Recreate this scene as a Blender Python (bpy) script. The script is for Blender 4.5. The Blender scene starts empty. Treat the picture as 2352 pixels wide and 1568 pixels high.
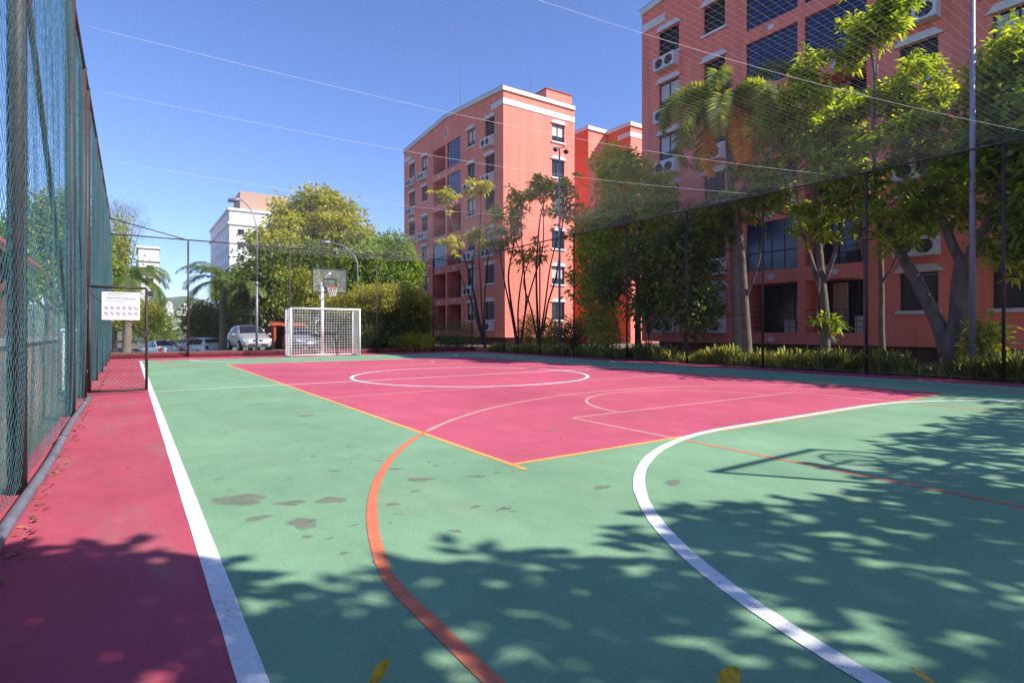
import bpy, math, random
import numpy as np
random.seed(7)
RNG = np.random.default_rng(11)
scene = bpy.context.scene

# ------------------------------------------------------------------ camera, sky, sun, exposure
CAM_H = 1.12
TH = math.radians(34.24)
SN, CS = math.sin(TH), math.cos(TH)
FPX, CX, HY = 1290.0, 1176.0, 758.0          # survey of the photograph: focal length, centre column and horizon row
cam_data = bpy.data.cameras.new("camera")
cam = bpy.data.objects.new("camera", cam_data)
scene.collection.objects.link(cam)
cam.location = (0, 0, CAM_H)
cam.rotation_euler = (math.radians(90), 0, -TH)
cam_data.sensor_width = 36
cam_data.lens = FPX / 2352 * 36
cam_data.shift_y = -26 / 2352
cam_data.clip_start = 0.05
cam_data.clip_end = 6000
scene.camera = cam

SUN = np.array([0.715, -0.92, 1.0]); SUN /= np.linalg.norm(SUN)
SUN_EL = math.asin(SUN[2]); SUN_AZ = math.atan2(SUN[0], SUN[1])
world = bpy.data.worlds.new("World"); scene.world = world; world.use_nodes = True
wn = world.node_tree.nodes; wl = world.node_tree.links
sky = wn.new("ShaderNodeTexSky"); sky.sky_type = 'NISHITA'; sky.sun_disc = False
sky.sun_elevation = SUN_EL; sky.sun_rotation = SUN_AZ
sky.air_density = 1.0; sky.dust_density = 0.25; sky.ozone_density = 6.0; sky.altitude = 50
wn["Background"].inputs[1].default_value = 0.125
tintn = wn.new("ShaderNodeMix"); tintn.data_type = 'RGBA'; tintn.blend_type = 'MULTIPLY'; tintn.inputs[0].default_value = 1.0
tintn.inputs[7].default_value = (0.98, 0.95, 1.17, 1)      # white balance of the photograph
wl.new(sky.outputs[0], tintn.inputs[6]); wl.new(tintn.outputs[2], wn["Background"].inputs[0])
sl = bpy.data.lights.new("sun", 'SUN'); sl.energy = 5.0; sl.angle = math.radians(0.53); sl.color = (1.0, 0.95, 0.86)
so = bpy.data.objects.new("sun", sl); scene.collection.objects.link(so)
from mathutils import Vector, Matrix
so.rotation_euler = Vector(-SUN).to_track_quat('-Z', 'Y').to_euler()
so.location = (20, -20, 40)
scene.view_settings.view_transform = 'Standard'
scene.view_settings.look = 'None'
scene.view_settings.exposure = 0.70
scene.view_settings.gamma = 1.0
scene.view_settings.use_curve_mapping = False
scene.cycles.max_bounces = 6
scene.cycles.transparent_max_bounces = 12

# ------------------------------------------------------------------ helpers
COL = scene.collection
def at(x, y, F):
    """survey: the point seen at column x, row y of the photograph, F metres ahead of the camera"""
    X = (x - CX) / FPX * F
    return np.array([CS * X + SN * F, -SN * X + CS * F, CAM_H + (HY - y) / FPX * F])
def on_b(x, b):
    r = (x - CX) / FPX
    F = b / (CS * r + SN)
    return F * (-SN * r + CS), F

def mesh_obj(name, verts, faces, mat, parent=None, smooth=False, tint=None, loc=None):
    me = bpy.data.meshes.new(name)
    v = np.asarray(verts, dtype=np.float32).reshape(-1, 3)
    if isinstance(faces, np.ndarray):
        k = faces.shape[1]; nf = len(faces)
        me.vertices.add(len(v)); me.vertices.foreach_set("co", v.ravel())
        me.loops.add(nf * k); me.loops.foreach_set("vertex_index", faces.astype(np.int32).ravel())
        me.polygons.add(nf)
        me.polygons.foreach_set("loop_start", np.arange(0, nf * k, k, dtype=np.int32))
        me.polygons.foreach_set("loop_total", np.full(nf, k, dtype=np.int32))
        me.update(calc_edges=True)
    else:
        me.from_pydata(v.tolist(), [], faces); me.update()
    if mat is not None: me.materials.append(mat)
    if smooth: me.polygons.foreach_set("use_smooth", np.ones(len(me.polygons), dtype=bool))
    if tint is not None:
        a = me.attributes.new("tint", 'FLOAT', 'POINT')
        a.data.foreach_set("value", np.asarray(tint, dtype=np.float32))
    o = bpy.data.objects.new(name, me); COL.objects.link(o)
    if parent is not None: o.parent = parent
    if loc is not None: o.location = loc
    return o
def tag(o, label=None, cat=None, group=None, kind=None):
    if label: o["label"] = label
    if cat: o["category"] = cat
    if group: o["group"] = group
    if kind: o["kind"] = kind
    return o
def thing(name, label, cat, loc=(0, 0, 0), rz=0, group=None, scale=1):
    o = bpy.data.objects.new(name, None); COL.objects.link(o)
    o.location = loc; o.rotation_euler = (0, 0, rz); o.scale = (scale,) * 3
    o.empty_display_size = 0.2
    return tag(o, label, cat, group)
def link_copy(src, parent, loc=None, rot=None, scale=None):
    c = src.copy(); COL.objects.link(c); c.parent = parent
    if loc is not None: c.location = loc
    if rot is not None: c.rotation_euler = rot
    if scale is not None: c.scale = scale
    return c

class MB:
    def __init__(s): s.v = []; s.f = []
    def raw(s, vs, fs):
        n = len(s.v); s.v += [tuple(map(float, p)) for p in vs]; s.f += [tuple(i + n for i in f) for f in fs]
    def box(s, lo, hi, M=None):
        (x0, y0, z0), (x1, y1, z1) = lo, hi
        vs = [(x0,y0,z0),(x1,y0,z0),(x1,y1,z0),(x0,y1,z0),(x0,y0,z1),(x1,y0,z1),(x1,y1,z1),(x0,y1,z1)]
        if M is not None: vs = [tuple(M @ Vector(p)) for p in vs]
        s.raw(vs, [(0,3,2,1),(4,5,6,7),(0,1,5,4),(1,2,6,5),(2,3,7,6),(3,0,4,7)])
    def bevel_box(s, lo, hi, c):
        """box with its vertical and top edges chamfered"""
        (x0,y0,z0),(x1,y1,z1) = lo, hi
        def ring(i, z): return [(x0+i+c,y0+i,z),(x1-i-c,y0+i,z),(x1-i,y0+i+c,z),(x1-i,y1-i-c,z),(x1-i-c,y1-i,z),(x0+i+c,y1-i,z),(x0+i,y1-i-c,z),(x0+i,y0+i+c,z)]
        vs = ring(0,z0)+ring(0,z1-c)+ring(c,z1)
        fs = [tuple(range(7,-1,-1)), tuple(range(16,24))]
        for L in (0,8):
            for k in range(8): fs.append((L+k, L+(k+1)%8, L+8+(k+1)%8, L+8+k))
        s.raw(vs, fs)
    def quad(s, a, b, c, d): s.raw([a, b, c, d], [(0,1,2,3)])
    def poly(s, pts): s.raw(pts, [tuple(range(len(pts)))])
    def prism(s, pts, d):
        """polygon pts extruded by vector d"""
        n = len(pts); d = np.array(d)
        vs = [np.array(p, float) for p in pts]; vs = vs + [p + d for p in vs]
        fs = [tuple(range(n-1,-1,-1)), tuple(range(n, 2*n))] + [(i,(i+1)%n,n+(i+1)%n,n+i) for i in range(n)]
        s.raw(vs, fs)
    def tube(s, path, r, n=8, cap=True):
        P = np.asarray(path, float); m = len(P)
        R = np.full(m, r, float) if np.isscalar(r) else np.asarray(r, float)
        T = np.gradient(P, axis=0); T /= np.maximum(np.linalg.norm(T, axis=1, keepdims=True), 1e-9)
        up = np.array([0,0,1.0]) if abs(T[0][2]) < 0.9 else np.array([0,1.0,0])
        A = np.cross(T[0], up); A /= np.linalg.norm(A)
        ang = np.arange(n) * 2 * math.pi / n
        n0 = len(s.v)
        for i in range(m):
            A = A - T[i] * A.dot(T[i]); A /= np.linalg.norm(A); B = np.cross(T[i], A)
            for t in ang: s.v.append(tuple(P[i] + R[i] * (math.cos(t) * A + math.sin(t) * B)))
        for i in range(m - 1):
            for k in range(n):
                s.f.append((n0+i*n+k, n0+i*n+(k+1)%n, n0+(i+1)*n+(k+1)%n, n0+(i+1)*n+k))
        if cap:
            s.f.append(tuple(n0 + k for k in range(n-1,-1,-1))); s.f.append(tuple(n0+(m-1)*n+k for k in range(n)))
    def lathe(s, prof, c=(0,0,0), n=16, axis='z'):
        n0 = len(s.v)
        for (r, h) in prof:
            for k in range(n):
                t = 2*math.pi*k/n
                p = (r*math.cos(t), r*math.sin(t), h)
                if axis == 'y': p = (p[0], p[2], p[1])
                if axis == 'x': p = (p[2], p[0], p[1])
                s.v.append((c[0]+p[0], c[1]+p[1], c[2]+p[2]))
        for i in range(len(prof)-1):
            for k in range(n):
                s.f.append((n0+i*n+k, n0+i*n+(k+1)%n, n0+(i+1)*n+(k+1)%n, n0+(i+1)*n+k))
        s.f.append(tuple(n0+k for k in range(n-1,-1,-1))); s.f.append(tuple(n0+(len(prof)-1)*n+k for k in range(n)))
    def build(s, name, mat, parent=None, smooth=False, loc=None):
        return mesh_obj(name, s.v, s.f, mat, parent, smooth, loc=loc)

def wires(A, B, r, n=3):
    """many straight thin wires from A[i] to B[i]: (verts, quad faces)"""
    A = np.asarray(A, float); B = np.asarray(B, float)
    T = B - A; T /= np.maximum(np.linalg.norm(T, axis=1, keepdims=True), 1e-9)
    ref = np.where(np.abs(T[:, 2:3]) < 0.9, [[0, 0, 1.0]], [[1.0, 0, 0]])
    U = np.cross(T, ref); U /= np.linalg.norm(U, axis=1, keepdims=True); V = np.cross(T, U)
    ang = np.arange(n) * 2 * math.pi / n
    ring = r * (np.cos(ang)[None, :, None] * U[:, None] + np.sin(ang)[None, :, None] * V[:, None])
    vs = np.concatenate([A[:, None] + ring, B[:, None] + ring], axis=1)      # m, 2n, 3
    m = len(A); base = (np.arange(m) * 2 * n)[:, None, None]
    k = np.arange(n); f = np.stack([k, (k+1) % n, n + (k+1) % n, n + k], axis=1)[None]
    return vs.reshape(-1, 3), (base + f).reshape(-1, 4)
def threads(P, r, n=3):
    """many polylines P[m, k, 3] as thin tubes"""
    m, k, _ = P.shape
    T = np.gradient(P, axis=1); T /= np.maximum(np.linalg.norm(T, axis=2, keepdims=True), 1e-9)
    ref = np.where(np.abs(T[..., 2:3]) < 0.7, np.array([0, 0, 1.0]), np.array([1.0, 0, 0]))
    U = np.cross(T, ref); U /= np.maximum(np.linalg.norm(U, axis=2, keepdims=True), 1e-9); V = np.cross(T, U)
    ang = np.arange(n) * 2 * math.pi / n
    vs = P[:, :, None] + r * (np.cos(ang)[None, None, :, None] * U[:, :, None] + np.sin(ang)[None, None, :, None] * V[:, :, None])
    i = np.arange(m)[:, None, None]; j = np.arange(k-1)[None, :, None]; q = np.arange(n)[None, None, :]
    b0 = (i * k + j) * n
    f = np.stack([b0 + q, b0 + (q+1) % n, b0 + n + (q+1) % n, b0 + n + q], axis=-1)
    return vs.reshape(-1, 3), f.reshape(-1, 4)
def chain_link(u0, u1, z0, z1, pitch, r):
    """straight diagonals of a chain-link sheet, in (u, z)"""
    h = z1 - z0; A = []; B = []
    for k in np.arange(u0 - h, u1 + h, pitch):
        for sgn in (1, -1):
            # u = k + sgn*(z-z0)
            za, zb = z0, z1
            ua, ub = k, k + sgn * h
            lo, hi = 0.0, 1.0
            du = ub - ua
            for lim, side in ((u0, 1), (u1, -1)):
                t = (lim - ua) / du
                if (side == 1) == (du > 0): lo = max(lo, t)
                else: hi = min(hi, t)
            if hi - lo > 1e-3:
                A.append((ua + du*lo, z0 + h*lo)); B.append((ua + du*hi, z0 + h*hi))
    return np.array(A), np.array(B)

# ------------------------------------------------------------------ materials
def new_mat(name):
    m = bpy.data.materials.new(name); m.use_nodes = True
    nt = m.node_tree; return m, nt, nt.nodes["Principled BSDF"]
def mat(name, col, rough=0.6, var=0.0, scale=4.0, col2=None, metal=0.0, bump=0.0, bscale=40.0, stretch=None, detail=6.0, spec=None):
    m, nt, p = new_mat(name)
    p.inputs["Base Color"].default_value = (*col, 1)
    p.inputs["Roughness"].default_value = rough
    p.inputs["Metallic"].default_value = metal
    if spec is not None: p.inputs["Specular IOR Level"].default_value = spec
    if var > 0 or col2 or bump > 0:
        tc = nt.nodes.new("ShaderNodeTexCoord"); mp = nt.nodes.new("ShaderNodeMapping")
        nt.links.new(tc.outputs["Object"], mp.inputs[0])
        if stretch: mp.inputs["Scale"].default_value = stretch
    if var > 0 or col2:
        nz = nt.nodes.new("ShaderNodeTexNoise"); nz.inputs["Scale"].default_value = scale; nz.inputs["Detail"].default_value = detail
        nz.inputs["Roughness"].default_value = 0.62
        nt.links.new(mp.outputs[0], nz.inputs["Vector"])
        rp = nt.nodes.new("ShaderNodeValToRGB")
        c2 = col2 if col2 else tuple(min(1, c * (1 + var)) for c in col)
        c1 = col if col2 else tuple(c * (1 - var) for c in col)
        rp.color_ramp.elements[0].position = 0.35; rp.color_ramp.elements[0].color = (*c1, 1)
        rp.color_ramp.elements[1].position = 0.68; rp.color_ramp.elements[1].color = (*c2, 1)
        nt.links.new(nz.outputs[0], rp.inputs[0]); nt.links.new(rp.outputs[0], p.inputs["Base Color"])
    if bump > 0:
        n2 = nt.nodes.new("ShaderNodeTexNoise"); n2.inputs["Scale"].default_value = bscale; n2.inputs["Detail"].default_value = 5
        nt.links.new(mp.outputs[0], n2.inputs["Vector"])
        b = nt.nodes.new("ShaderNodeBump"); b.inputs["Strength"].default_value = bump; b.inputs["Distance"].default_value = 0.02
        nt.links.new(n2.outputs[0], b.inputs["Height"]); nt.links.new(b.outputs[0], p.inputs["Normal"])
    return m
def paint_mat(name, col, dirty, wear=0.5, rough=0.78, chips=0.0):
    """acrylic court paint: big soft patches, fine grain, dusty and rubbed places"""
    m, nt, p = new_mat(name)
    N, L = nt.nodes, nt.links
    tc = N.new("ShaderNodeTexCoord")
    def noise(sc, det, rg=0.6, stretch=None):
        n = N.new("ShaderNodeTexNoise"); n.inputs["Scale"].default_value = sc; n.inputs["Detail"].default_value = det; n.inputs["Roughness"].default_value = rg
        if stretch:
            mp = N.new("ShaderNodeMapping"); mp.inputs["Scale"].default_value = stretch
            L.new(tc.outputs["Object"], mp.inputs[0]); L.new(mp.outputs[0], n.inputs["Vector"])
        else: L.new(tc.outputs["Object"], n.inputs["Vector"])
        return n
    def ramp(n, a, b, c1=(0,0,0,1), c2=(1,1,1,1)):
        r = N.new("ShaderNodeValToRGB"); r.color_ramp.elements[0].position = a; r.color_ramp.elements[1].position = b
        r.color_ramp.elements[0].color = c1; r.color_ramp.elements[1].color = c2
        L.new(n.outputs[0], r.inputs[0]); return r
    def mix(fac, a, b, typ='MIX'):
        x = N.new("ShaderNodeMix"); x.data_type = 'RGBA'; x.blend_type = typ
        if isinstance(fac, float): x.inputs[0].default_value = fac
        else: L.new(fac, x.inputs[0])
        for v, i in ((a, 6), (b, 7)):
            if isinstance(v, tuple): x.inputs[i].default_value = v
            else: L.new(v, x.inputs[i])
        return x.outputs[2]
    c_lo = tuple(c * 0.84 for c in col); c_hi = tuple(min(1, c * 1.12) for c in col)
    base = ramp(noise(0.45, 5), 0.3, 0.7, (*c_lo, 1), (*c_hi, 1)).outputs[0]
    streak = ramp(noise(1.3, 6, 0.65, (1.0, 0.35, 1)), 0.50, 0.80).outputs[0]
    ml = N.new("ShaderNodeMath"); ml.operation = 'MULTIPLY'; L.new(streak, ml.inputs[0]); ml.inputs[1].default_value = wear
    base = mix(ml.outputs[0], base, (*dirty, 1))
    fine = ramp(noise(60, 4, 0.7), 0.35, 0.75, (0.86, 0.86, 0.86, 1), (1.08, 1.08, 1.08, 1)).outputs[0]
    base = mix(1.0, base, fine, 'MULTIPLY')
    midn = ramp(noise(3.2, 6, 0.7, (1, .6, 1)), 0.3, 0.72, (0.88, 0.88, 0.88, 1), (1.07, 1.07, 1.07, 1)).outputs[0]
    base = mix(1.0, base, midn, 'MULTIPLY')
    grit = ramp(noise(420, 2, 0.8), 0.30, 0.72, (0.80, 0.80, 0.80, 1), (1.12, 1.12, 1.12, 1)).outputs[0]
    base = mix(1.0, base, grit, 'MULTIPLY')
    scuff = ramp(noise(2.4, 8, 0.75, (5.0, .5, 1)), 0.665, 0.70).outputs[0]
    m3 = N.new("ShaderNodeMath"); m3.operation = 'MULTIPLY'; L.new(scuff, m3.inputs[0]); m3.inputs[1].default_value = 0.28 * wear / 0.55
    base = mix(m3.outputs[0], base, tuple(c * 0.6 for c in dirty) + (1,))
    spot = ramp(noise(9, 3, 0.5), 0.70, 0.80).outputs[0]
    m2 = N.new("ShaderNodeMath"); m2.operation = 'MULTIPLY'; L.new(spot, m2.inputs[0]); m2.inputs[1].default_value = 0.35
    base = mix(m2.outputs[0], base, (*dirty, 1))
    L.new(base, p.inputs["Base Color"])
    p.inputs["Roughness"].default_value = rough
    p.inputs["Specular IOR Level"].default_value = 0.14
    if chips:
        a1 = ramp(noise(38, 6, 0.75), 0.66 - chips*.1, 0.72 - chips*.1, (1, 1, 1, 1), (.15, .15, .15, 1)).outputs[0]
        a2 = ramp(noise(2.2, 3), 0.40, 0.62, (0, 0, 0, 1), (1, 1, 1, 1)).outputs[0]
        L.new(mix(a2, (1.0, 1.0, 1.0, 1.0), a1), p.inputs["Alpha"])
    bn = N.new("ShaderNodeBump"); bn.inputs["Strength"].default_value = 0.18; bn.inputs["Distance"].default_value = 0.004
    L.new(noise(110, 3).outputs[0], bn.inputs["Height"]); L.new(bn.outputs[0], p.inputs["Normal"])
    return m
def leaf_mat(name, dark, mid, light, trans=0.35, rough=0.45):
    m, nt, p = new_mat(name)
    N, L = nt.nodes, nt.links
    a = N.new("ShaderNodeAttribute"); a.attribute_name = "tint"
    r = N.new("ShaderNodeValToRGB"); e = r.color_ramp.elements
    e[0].position = 0.0; e[0].color = (*dark, 1); e[1].position = 1.0; e[1].color = (*light, 1)
    k = r.color_ramp.elements.new(0.5); k.color = (*mid, 1)
    L.new(a.outputs["Fac"], r.inputs[0]); L.new(r.outputs[0], p.inputs["Base Color"])
    p.inputs["Roughness"].default_value = rough; p.inputs["Specular IOR Level"].default_value = 0.4
    t = N.new("ShaderNodeBsdfTranslucent")
    hs = N.new("ShaderNodeMix"); hs.data_type = 'RGBA'; hs.blend_type = 'MULTIPLY'; hs.inputs[0].default_value = 1.0
    L.new(r.outputs[0], hs.inputs[6]); hs.inputs[7].default_value = (1.9, 1.7, 0.5, 1)
    L.new(hs.outputs[2], t.inputs["Color"])
    mx = N.new("ShaderNodeMixShader"); mx.inputs[0].default_value = trans
    L.new(p.outputs[0], mx.inputs[1]); L.new(t.outputs[0], mx.inputs[2])
    L.new(mx.outputs[0], N["Material Output"].inputs["Surface"])
    return m

M = {}
M['pink'] = paint_mat("pink_court_paint", (0.55, 0.105, 0.165), (0.42, 0.20, 0.19), 0.35)
M['pink_edge'] = paint_mat("pink_border_paint", (0.46, 0.085, 0.125), (0.30, 0.19, 0.165), 1.0)
M['green'] = paint_mat("green_court_paint", (0.215, 0.375, 0.225), (0.27, 0.335, 0.21), 0.6)
M['white_line'] = paint_mat("white_line_paint", (0.80, 0.80, 0.79), (0.56, 0.54, 0.50), 0.55, chips=.7)
M['yellow_line'] = paint_mat("yellow_line_paint", (0.85, 0.42, 0.12), (0.62, 0.42, 0.20), 0.5, chips=1.0)
M['orange_line'] = paint_mat("orange_line_paint", (0.72, 0.20, 0.11), (0.50, 0.27, 0.18), 0.55, chips=.9)
M['pale_line'] = paint_mat("pale_pink_line_paint", (0.78, 0.42, 0.34), (0.6, 0.3, 0.28), 0.5, chips=1.0)
M['worn'] = mat("worn_concrete_patch", (0.17, 0.175, 0.135), 0.8, col2=(0.26, 0.25, 0.19), scale=9)
nt = M['worn'].node_tree; at_n = nt.nodes.new("ShaderNodeAttribute"); at_n.attribute_name = "tint"
nz = nt.nodes.new("ShaderNodeTexNoise"); nz.inputs["Scale"].default_value = 14; nz.inputs["Detail"].default_value = 8; nz.inputs["Roughness"].default_value = .7
tcn = nt.nodes.new("ShaderNodeTexCoord"); nt.links.new(tcn.outputs["Object"], nz.inputs["Vector"])
ad = nt.nodes.new("ShaderNodeMath"); ad.operation = 'ADD'; nt.links.new(at_n.outputs["Fac"], ad.inputs[0]); nt.links.new(nz.outputs[0], ad.inputs[1])
mr = nt.nodes.new("ShaderNodeMapRange"); mr.inputs[1].default_value = .72; mr.inputs[2].default_value = 1.3; mr.inputs[3].default_value = 0; mr.inputs[4].default_value = .6
nt.links.new(ad.outputs[0], mr.inputs[0]); nt.links.new(mr.outputs[0], nt.nodes["Principled BSDF"].inputs["Alpha"])
M['soil'] = mat("garden_soil", (0.09, 0.06, 0.04), 0.95, col2=(0.16, 0.12, 0.075), scale=3, bump=0.6, bscale=9)
M['ground'] = mat("rough_ground", (0.10, 0.10, 0.055), 0.95, col2=(0.17, 0.15, 0.10), scale=0.6)
M['asphalt'] = mat("grey_asphalt", (0.10, 0.10, 0.10), 0.9, col2=(0.15, 0.145, 0.14), scale=2.0, bump=0.2)
M['concrete'] = mat("pale_concrete", (0.40, 0.37, 0.33), 0.9, col2=(0.27, 0.245, 0.21), scale=1.7, bump=0.3, bscale=12)
M['salmon'] = mat("salmon_render", (0.68, 0.17, 0.12), 0.85, col2=(0.74, 0.19, 0.135), scale=0.7, bump=0.12, bscale=60)
def streaked(name, c1, c2):
    m = mat(name, c1, 0.85, col2=c2, scale=0.7, bump=0.12, bscale=60); nt = m.node_tree; N, L = nt.nodes, nt.links; p = N["Principled BSDF"]
    tc = N.new("ShaderNodeTexCoord"); src = p.inputs["Base Color"].links[0].from_socket
    for sc_, st_, lo, hi, a, b in ((1.6, (1.5, 1.5, .09), .42, .72, .80, 1.04), (.35, (1, 1, 1), .3, .7, .90, 1.05)):
        mp = N.new("ShaderNodeMapping"); mp.inputs["Scale"].default_value = st_; L.new(tc.outputs["Object"], mp.inputs[0])
        n = N.new("ShaderNodeTexNoise"); n.inputs["Scale"].default_value = sc_; n.inputs["Detail"].default_value = 7; n.inputs["Roughness"].default_value = .6; L.new(mp.outputs[0], n.inputs["Vector"])
        r = N.new("ShaderNodeValToRGB"); r.color_ramp.elements[0].position = lo; r.color_ramp.elements[1].position = hi
        r.color_ramp.elements[0].color = (b, b, b, 1); r.color_ramp.elements[1].color = (a, a*.99, a*.98, 1); L.new(n.outputs[0], r.inputs[0])
        x = N.new("ShaderNodeMix"); x.data_type = 'RGBA'; x.blend_type = 'MULTIPLY'; x.inputs[0].default_value = 1; L.new(src, x.inputs[6]); L.new(r.outputs[0], x.inputs[7]); src = x.outputs[2]
    L.new(src, p.inputs["Base Color"]); return m
M['salmon'] = streaked("salmon_streaked_render", (0.84, 0.215, 0.148), (0.88, 0.24, 0.165))
M['orange_wall_and_shade'] = mat("orange_render_and_shade", (0.60, 0.125, 0.048), 0.85, col2=(0.64, 0.14, 0.055), scale=0.7)  # orange service wall, and the painted shade tone of the stepped block's side
M['curtain_violet'] = mat('violet_curtain', (0.16, 0.06, 0.30), 0.9)
M['curtain_tan'] = mat('tan_curtain', (0.42, 0.33, 0.24), 0.9)
M['enclosure'] = mat('red_enclosure_paint', (0.40, 0.055, 0.022), 0.85, col2=(0.48, 0.08, 0.03), scale=2)
M['trim'] = mat("white_trim", (0.62, 0.60, 0.58), 0.8, var=0.08, scale=1.5)
M['plinth'] = mat("dark_plinth", (0.17, 0.065, 0.048), 0.9, var=0.2)
M['glass'] = mat("dark_window_glass", (0.015, 0.017, 0.022), 0.12)
M['blue_glass'] = mat("blue_tinted_glass", (0.022, 0.026, 0.075), 0.15)
M['shutter'] = mat("brown_shutter_slats", (0.045, 0.035, 0.028), 0.6)
M['frame_dark'] = mat("dark_bronze_frame", (0.03, 0.022, 0.018), 0.5)
M['ac_dark'] = mat("air_conditioner_grille", (0.05, 0.05, 0.055), 0.7, var=0.3, scale=20)
M['roof_red'] = mat("red_clay_tile", (0.33, 0.065, 0.035), 0.85, col2=(0.42, 0.10, 0.05), scale=4)
M['roof_grey'] = mat("grey_roof_sheet", (0.25, 0.24, 0.24), 0.8, var=0.1)
M['fence_iron'] = mat("dark_painted_iron", (0.030, 0.024, 0.024), 0.55, col2=(0.075, 0.038, 0.028), scale=6)
M['rust_iron'] = mat("rusty_maroon_iron", (0.018, 0.014, 0.015), 0.6, col2=(0.055, 0.026, 0.020), scale=9)
M['wire'] = mat("dark_coated_wire", (0.03, 0.035, 0.035), 0.5)
M['wire_light'] = mat("galvanised_wire", (0.15, 0.14, 0.14), 0.5)
M['wire_teal'] = mat('teal_grey_wire', (0.05, 0.15, 0.18), 0.5)
M['net_teal'] = mat("teal_nylon_net", (0.055, 0.165, 0.20), 0.7, col2=(0.03, 0.10, 0.12), scale=1.2)
M['net_grey'] = mat("pale_nylon_thread", (0.55, 0.55, 0.57), 0.7)
M['rope'] = mat("white_rope", (0.78, 0.76, 0.74), 0.8)
M['white_paint'] = mat("white_enamel", (0.76, 0.75, 0.74), 0.45, var=0.06, scale=8)
M['galv'] = mat("galvanised_steel", (0.26, 0.25, 0.30), 0.5, metal=0.25, var=0.12, scale=6)
M['pipe'] = mat("grey_plastic_pipe", (0.17, 0.165, 0.20), 0.6, col2=(0.09, 0.085, 0.10), scale=7)
M['black'] = mat("black_paint", (0.012, 0.012, 0.014), 0.5)
M['red_rim'] = mat("orange_red_rim", (0.65, 0.07, 0.03), 0.45)
M['sign_white'] = mat("white_sign_plate", (0.70, 0.66, 0.72), 0.5, var=0.04)
M['sign_ink'] = mat("faded_blue_ink", (0.14, 0.11, 0.22), 0.6)
M['sign_red'] = mat("faded_red_ink", (0.30, 0.15, 0.22), 0.6)
M['bark'] = mat("pale_grey_bark", (0.20, 0.15, 0.115), 0.9, col2=(0.085, 0.058, 0.045), scale=7, bump=0.7, bscale=22, stretch=(1,1,0.35))
M['bark_dark'] = mat("dark_bark", (0.075, 0.048, 0.036), 0.9, col2=(0.035, 0.022, 0.018), scale=6, bump=0.6, bscale=18)
M['palm_bark'] = mat("palm_bark", (0.27, 0.22, 0.17), 0.9, col2=(0.14, 0.10, 0.075), scale=3, stretch=(1,1,7), bump=0.5)
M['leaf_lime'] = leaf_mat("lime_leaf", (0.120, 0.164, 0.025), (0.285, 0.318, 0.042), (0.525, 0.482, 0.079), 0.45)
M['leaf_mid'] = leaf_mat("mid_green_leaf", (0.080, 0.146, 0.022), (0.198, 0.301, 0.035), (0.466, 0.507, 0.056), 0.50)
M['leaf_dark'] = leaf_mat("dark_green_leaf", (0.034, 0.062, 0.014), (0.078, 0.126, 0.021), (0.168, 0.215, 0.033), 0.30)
M['leaf_palm'] = leaf_mat("palm_leaflet", (0.094, 0.151, 0.040), (0.199, 0.270, 0.059), (0.421, 0.432, 0.109), 0.45)
M['leaf_dry'] = leaf_mat("dry_orange_frond", (0.42, 0.15, 0.02), (0.60, 0.27, 0.03), (0.72, 0.42, 0.06), 0.3)
M['leaf_grey'] = leaf_mat("grey_green_leaf", (0.105, 0.128, 0.075), (0.180, 0.203, 0.112), (0.300, 0.315, 0.180), 0.25)
M['leaf_hedge'] = leaf_mat("hedge_leaf", (0.056, 0.088, 0.013), (0.27, 0.28, 0.03), (0.52, 0.46, 0.055), 0.35)
M['grass'] = leaf_mat("strap_grass", (0.082, 0.126, 0.030), (0.216, 0.252, 0.058), (0.576, 0.558, 0.215), 0.40)
M['leaf_fallen'] = leaf_mat("yellow_fallen_leaf", (0.16, 0.09, 0.02), (0.42, 0.24, 0.02), (0.62, 0.40, 0.03), 0.25)
M['litter'] = leaf_mat("brown_leaf_litter", (0.07, 0.03, 0.015), (0.20, 0.09, 0.035), (0.38, 0.20, 0.07), 0.15)
M['tyre'] = mat("tyre_rubber", (0.012, 0.012, 0.012), 0.8)
M['alloy'] = mat("wheel_alloy", (0.45, 0.45, 0.47), 0.35, metal=0.8)
M['lamp_glass'] = mat("clear_headlamp", (0.55, 0.56, 0.58), 0.12)
M['tail_red'] = mat("red_tail_lamp", (0.35, 0.012, 0.012), 0.2)
M['amber'] = mat("amber_lens", (0.6, 0.2, 0.02), 0.3)

def car_paint(name, col, metal=0.0):
    m, nt, p = new_mat(name)
    p.inputs["Base Color"].default_value = (*col, 1); p.inputs["Roughness"].default_value = 0.32
    p.inputs["Metallic"].default_value = metal
    p.inputs["Coat Weight"].default_value = 0.7; p.inputs["Coat Roughness"].default_value = 0.08
    return m
M['car_silver'] = car_paint("silver_car_paint", (0.50, 0.47, 0.46), 0.35)
M['car_white'] = car_paint("white_car_paint", (0.80, 0.80, 0.80))
M['car_blue'] = car_paint("dark_blue_car_paint", (0.03, 0.035, 0.07), 0.2)
M['car_grey'] = car_paint("blue_grey_car_paint", (0.16, 0.18, 0.26), 0.3)
m, nt, p = new_mat("clear_backboard")
p.inputs["Base Color"].default_value = (0.85, 0.87, 0.9, 1); p.inputs["Roughness"].default_value = 0.1
tr = nt.nodes.new("ShaderNodeBsdfTransparent"); mx = nt.nodes.new("ShaderNodeMixShader"); mx.inputs[0].default_value = 0.93
nt.links.new(p.outputs[0], mx.inputs[1]); nt.links.new(tr.outputs[0], mx.inputs[2]); nt.links.new(mx.outputs[0], nt.nodes["Material Output"].inputs[0])
M['board'] = m
m, nt, p = new_mat("glowing_bulb")
p.inputs["Emission Color"].default_value = (1, 0.95, 0.85, 1); p.inputs["Emission Strength"].default_value = 4
M['bulb'] = m

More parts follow.
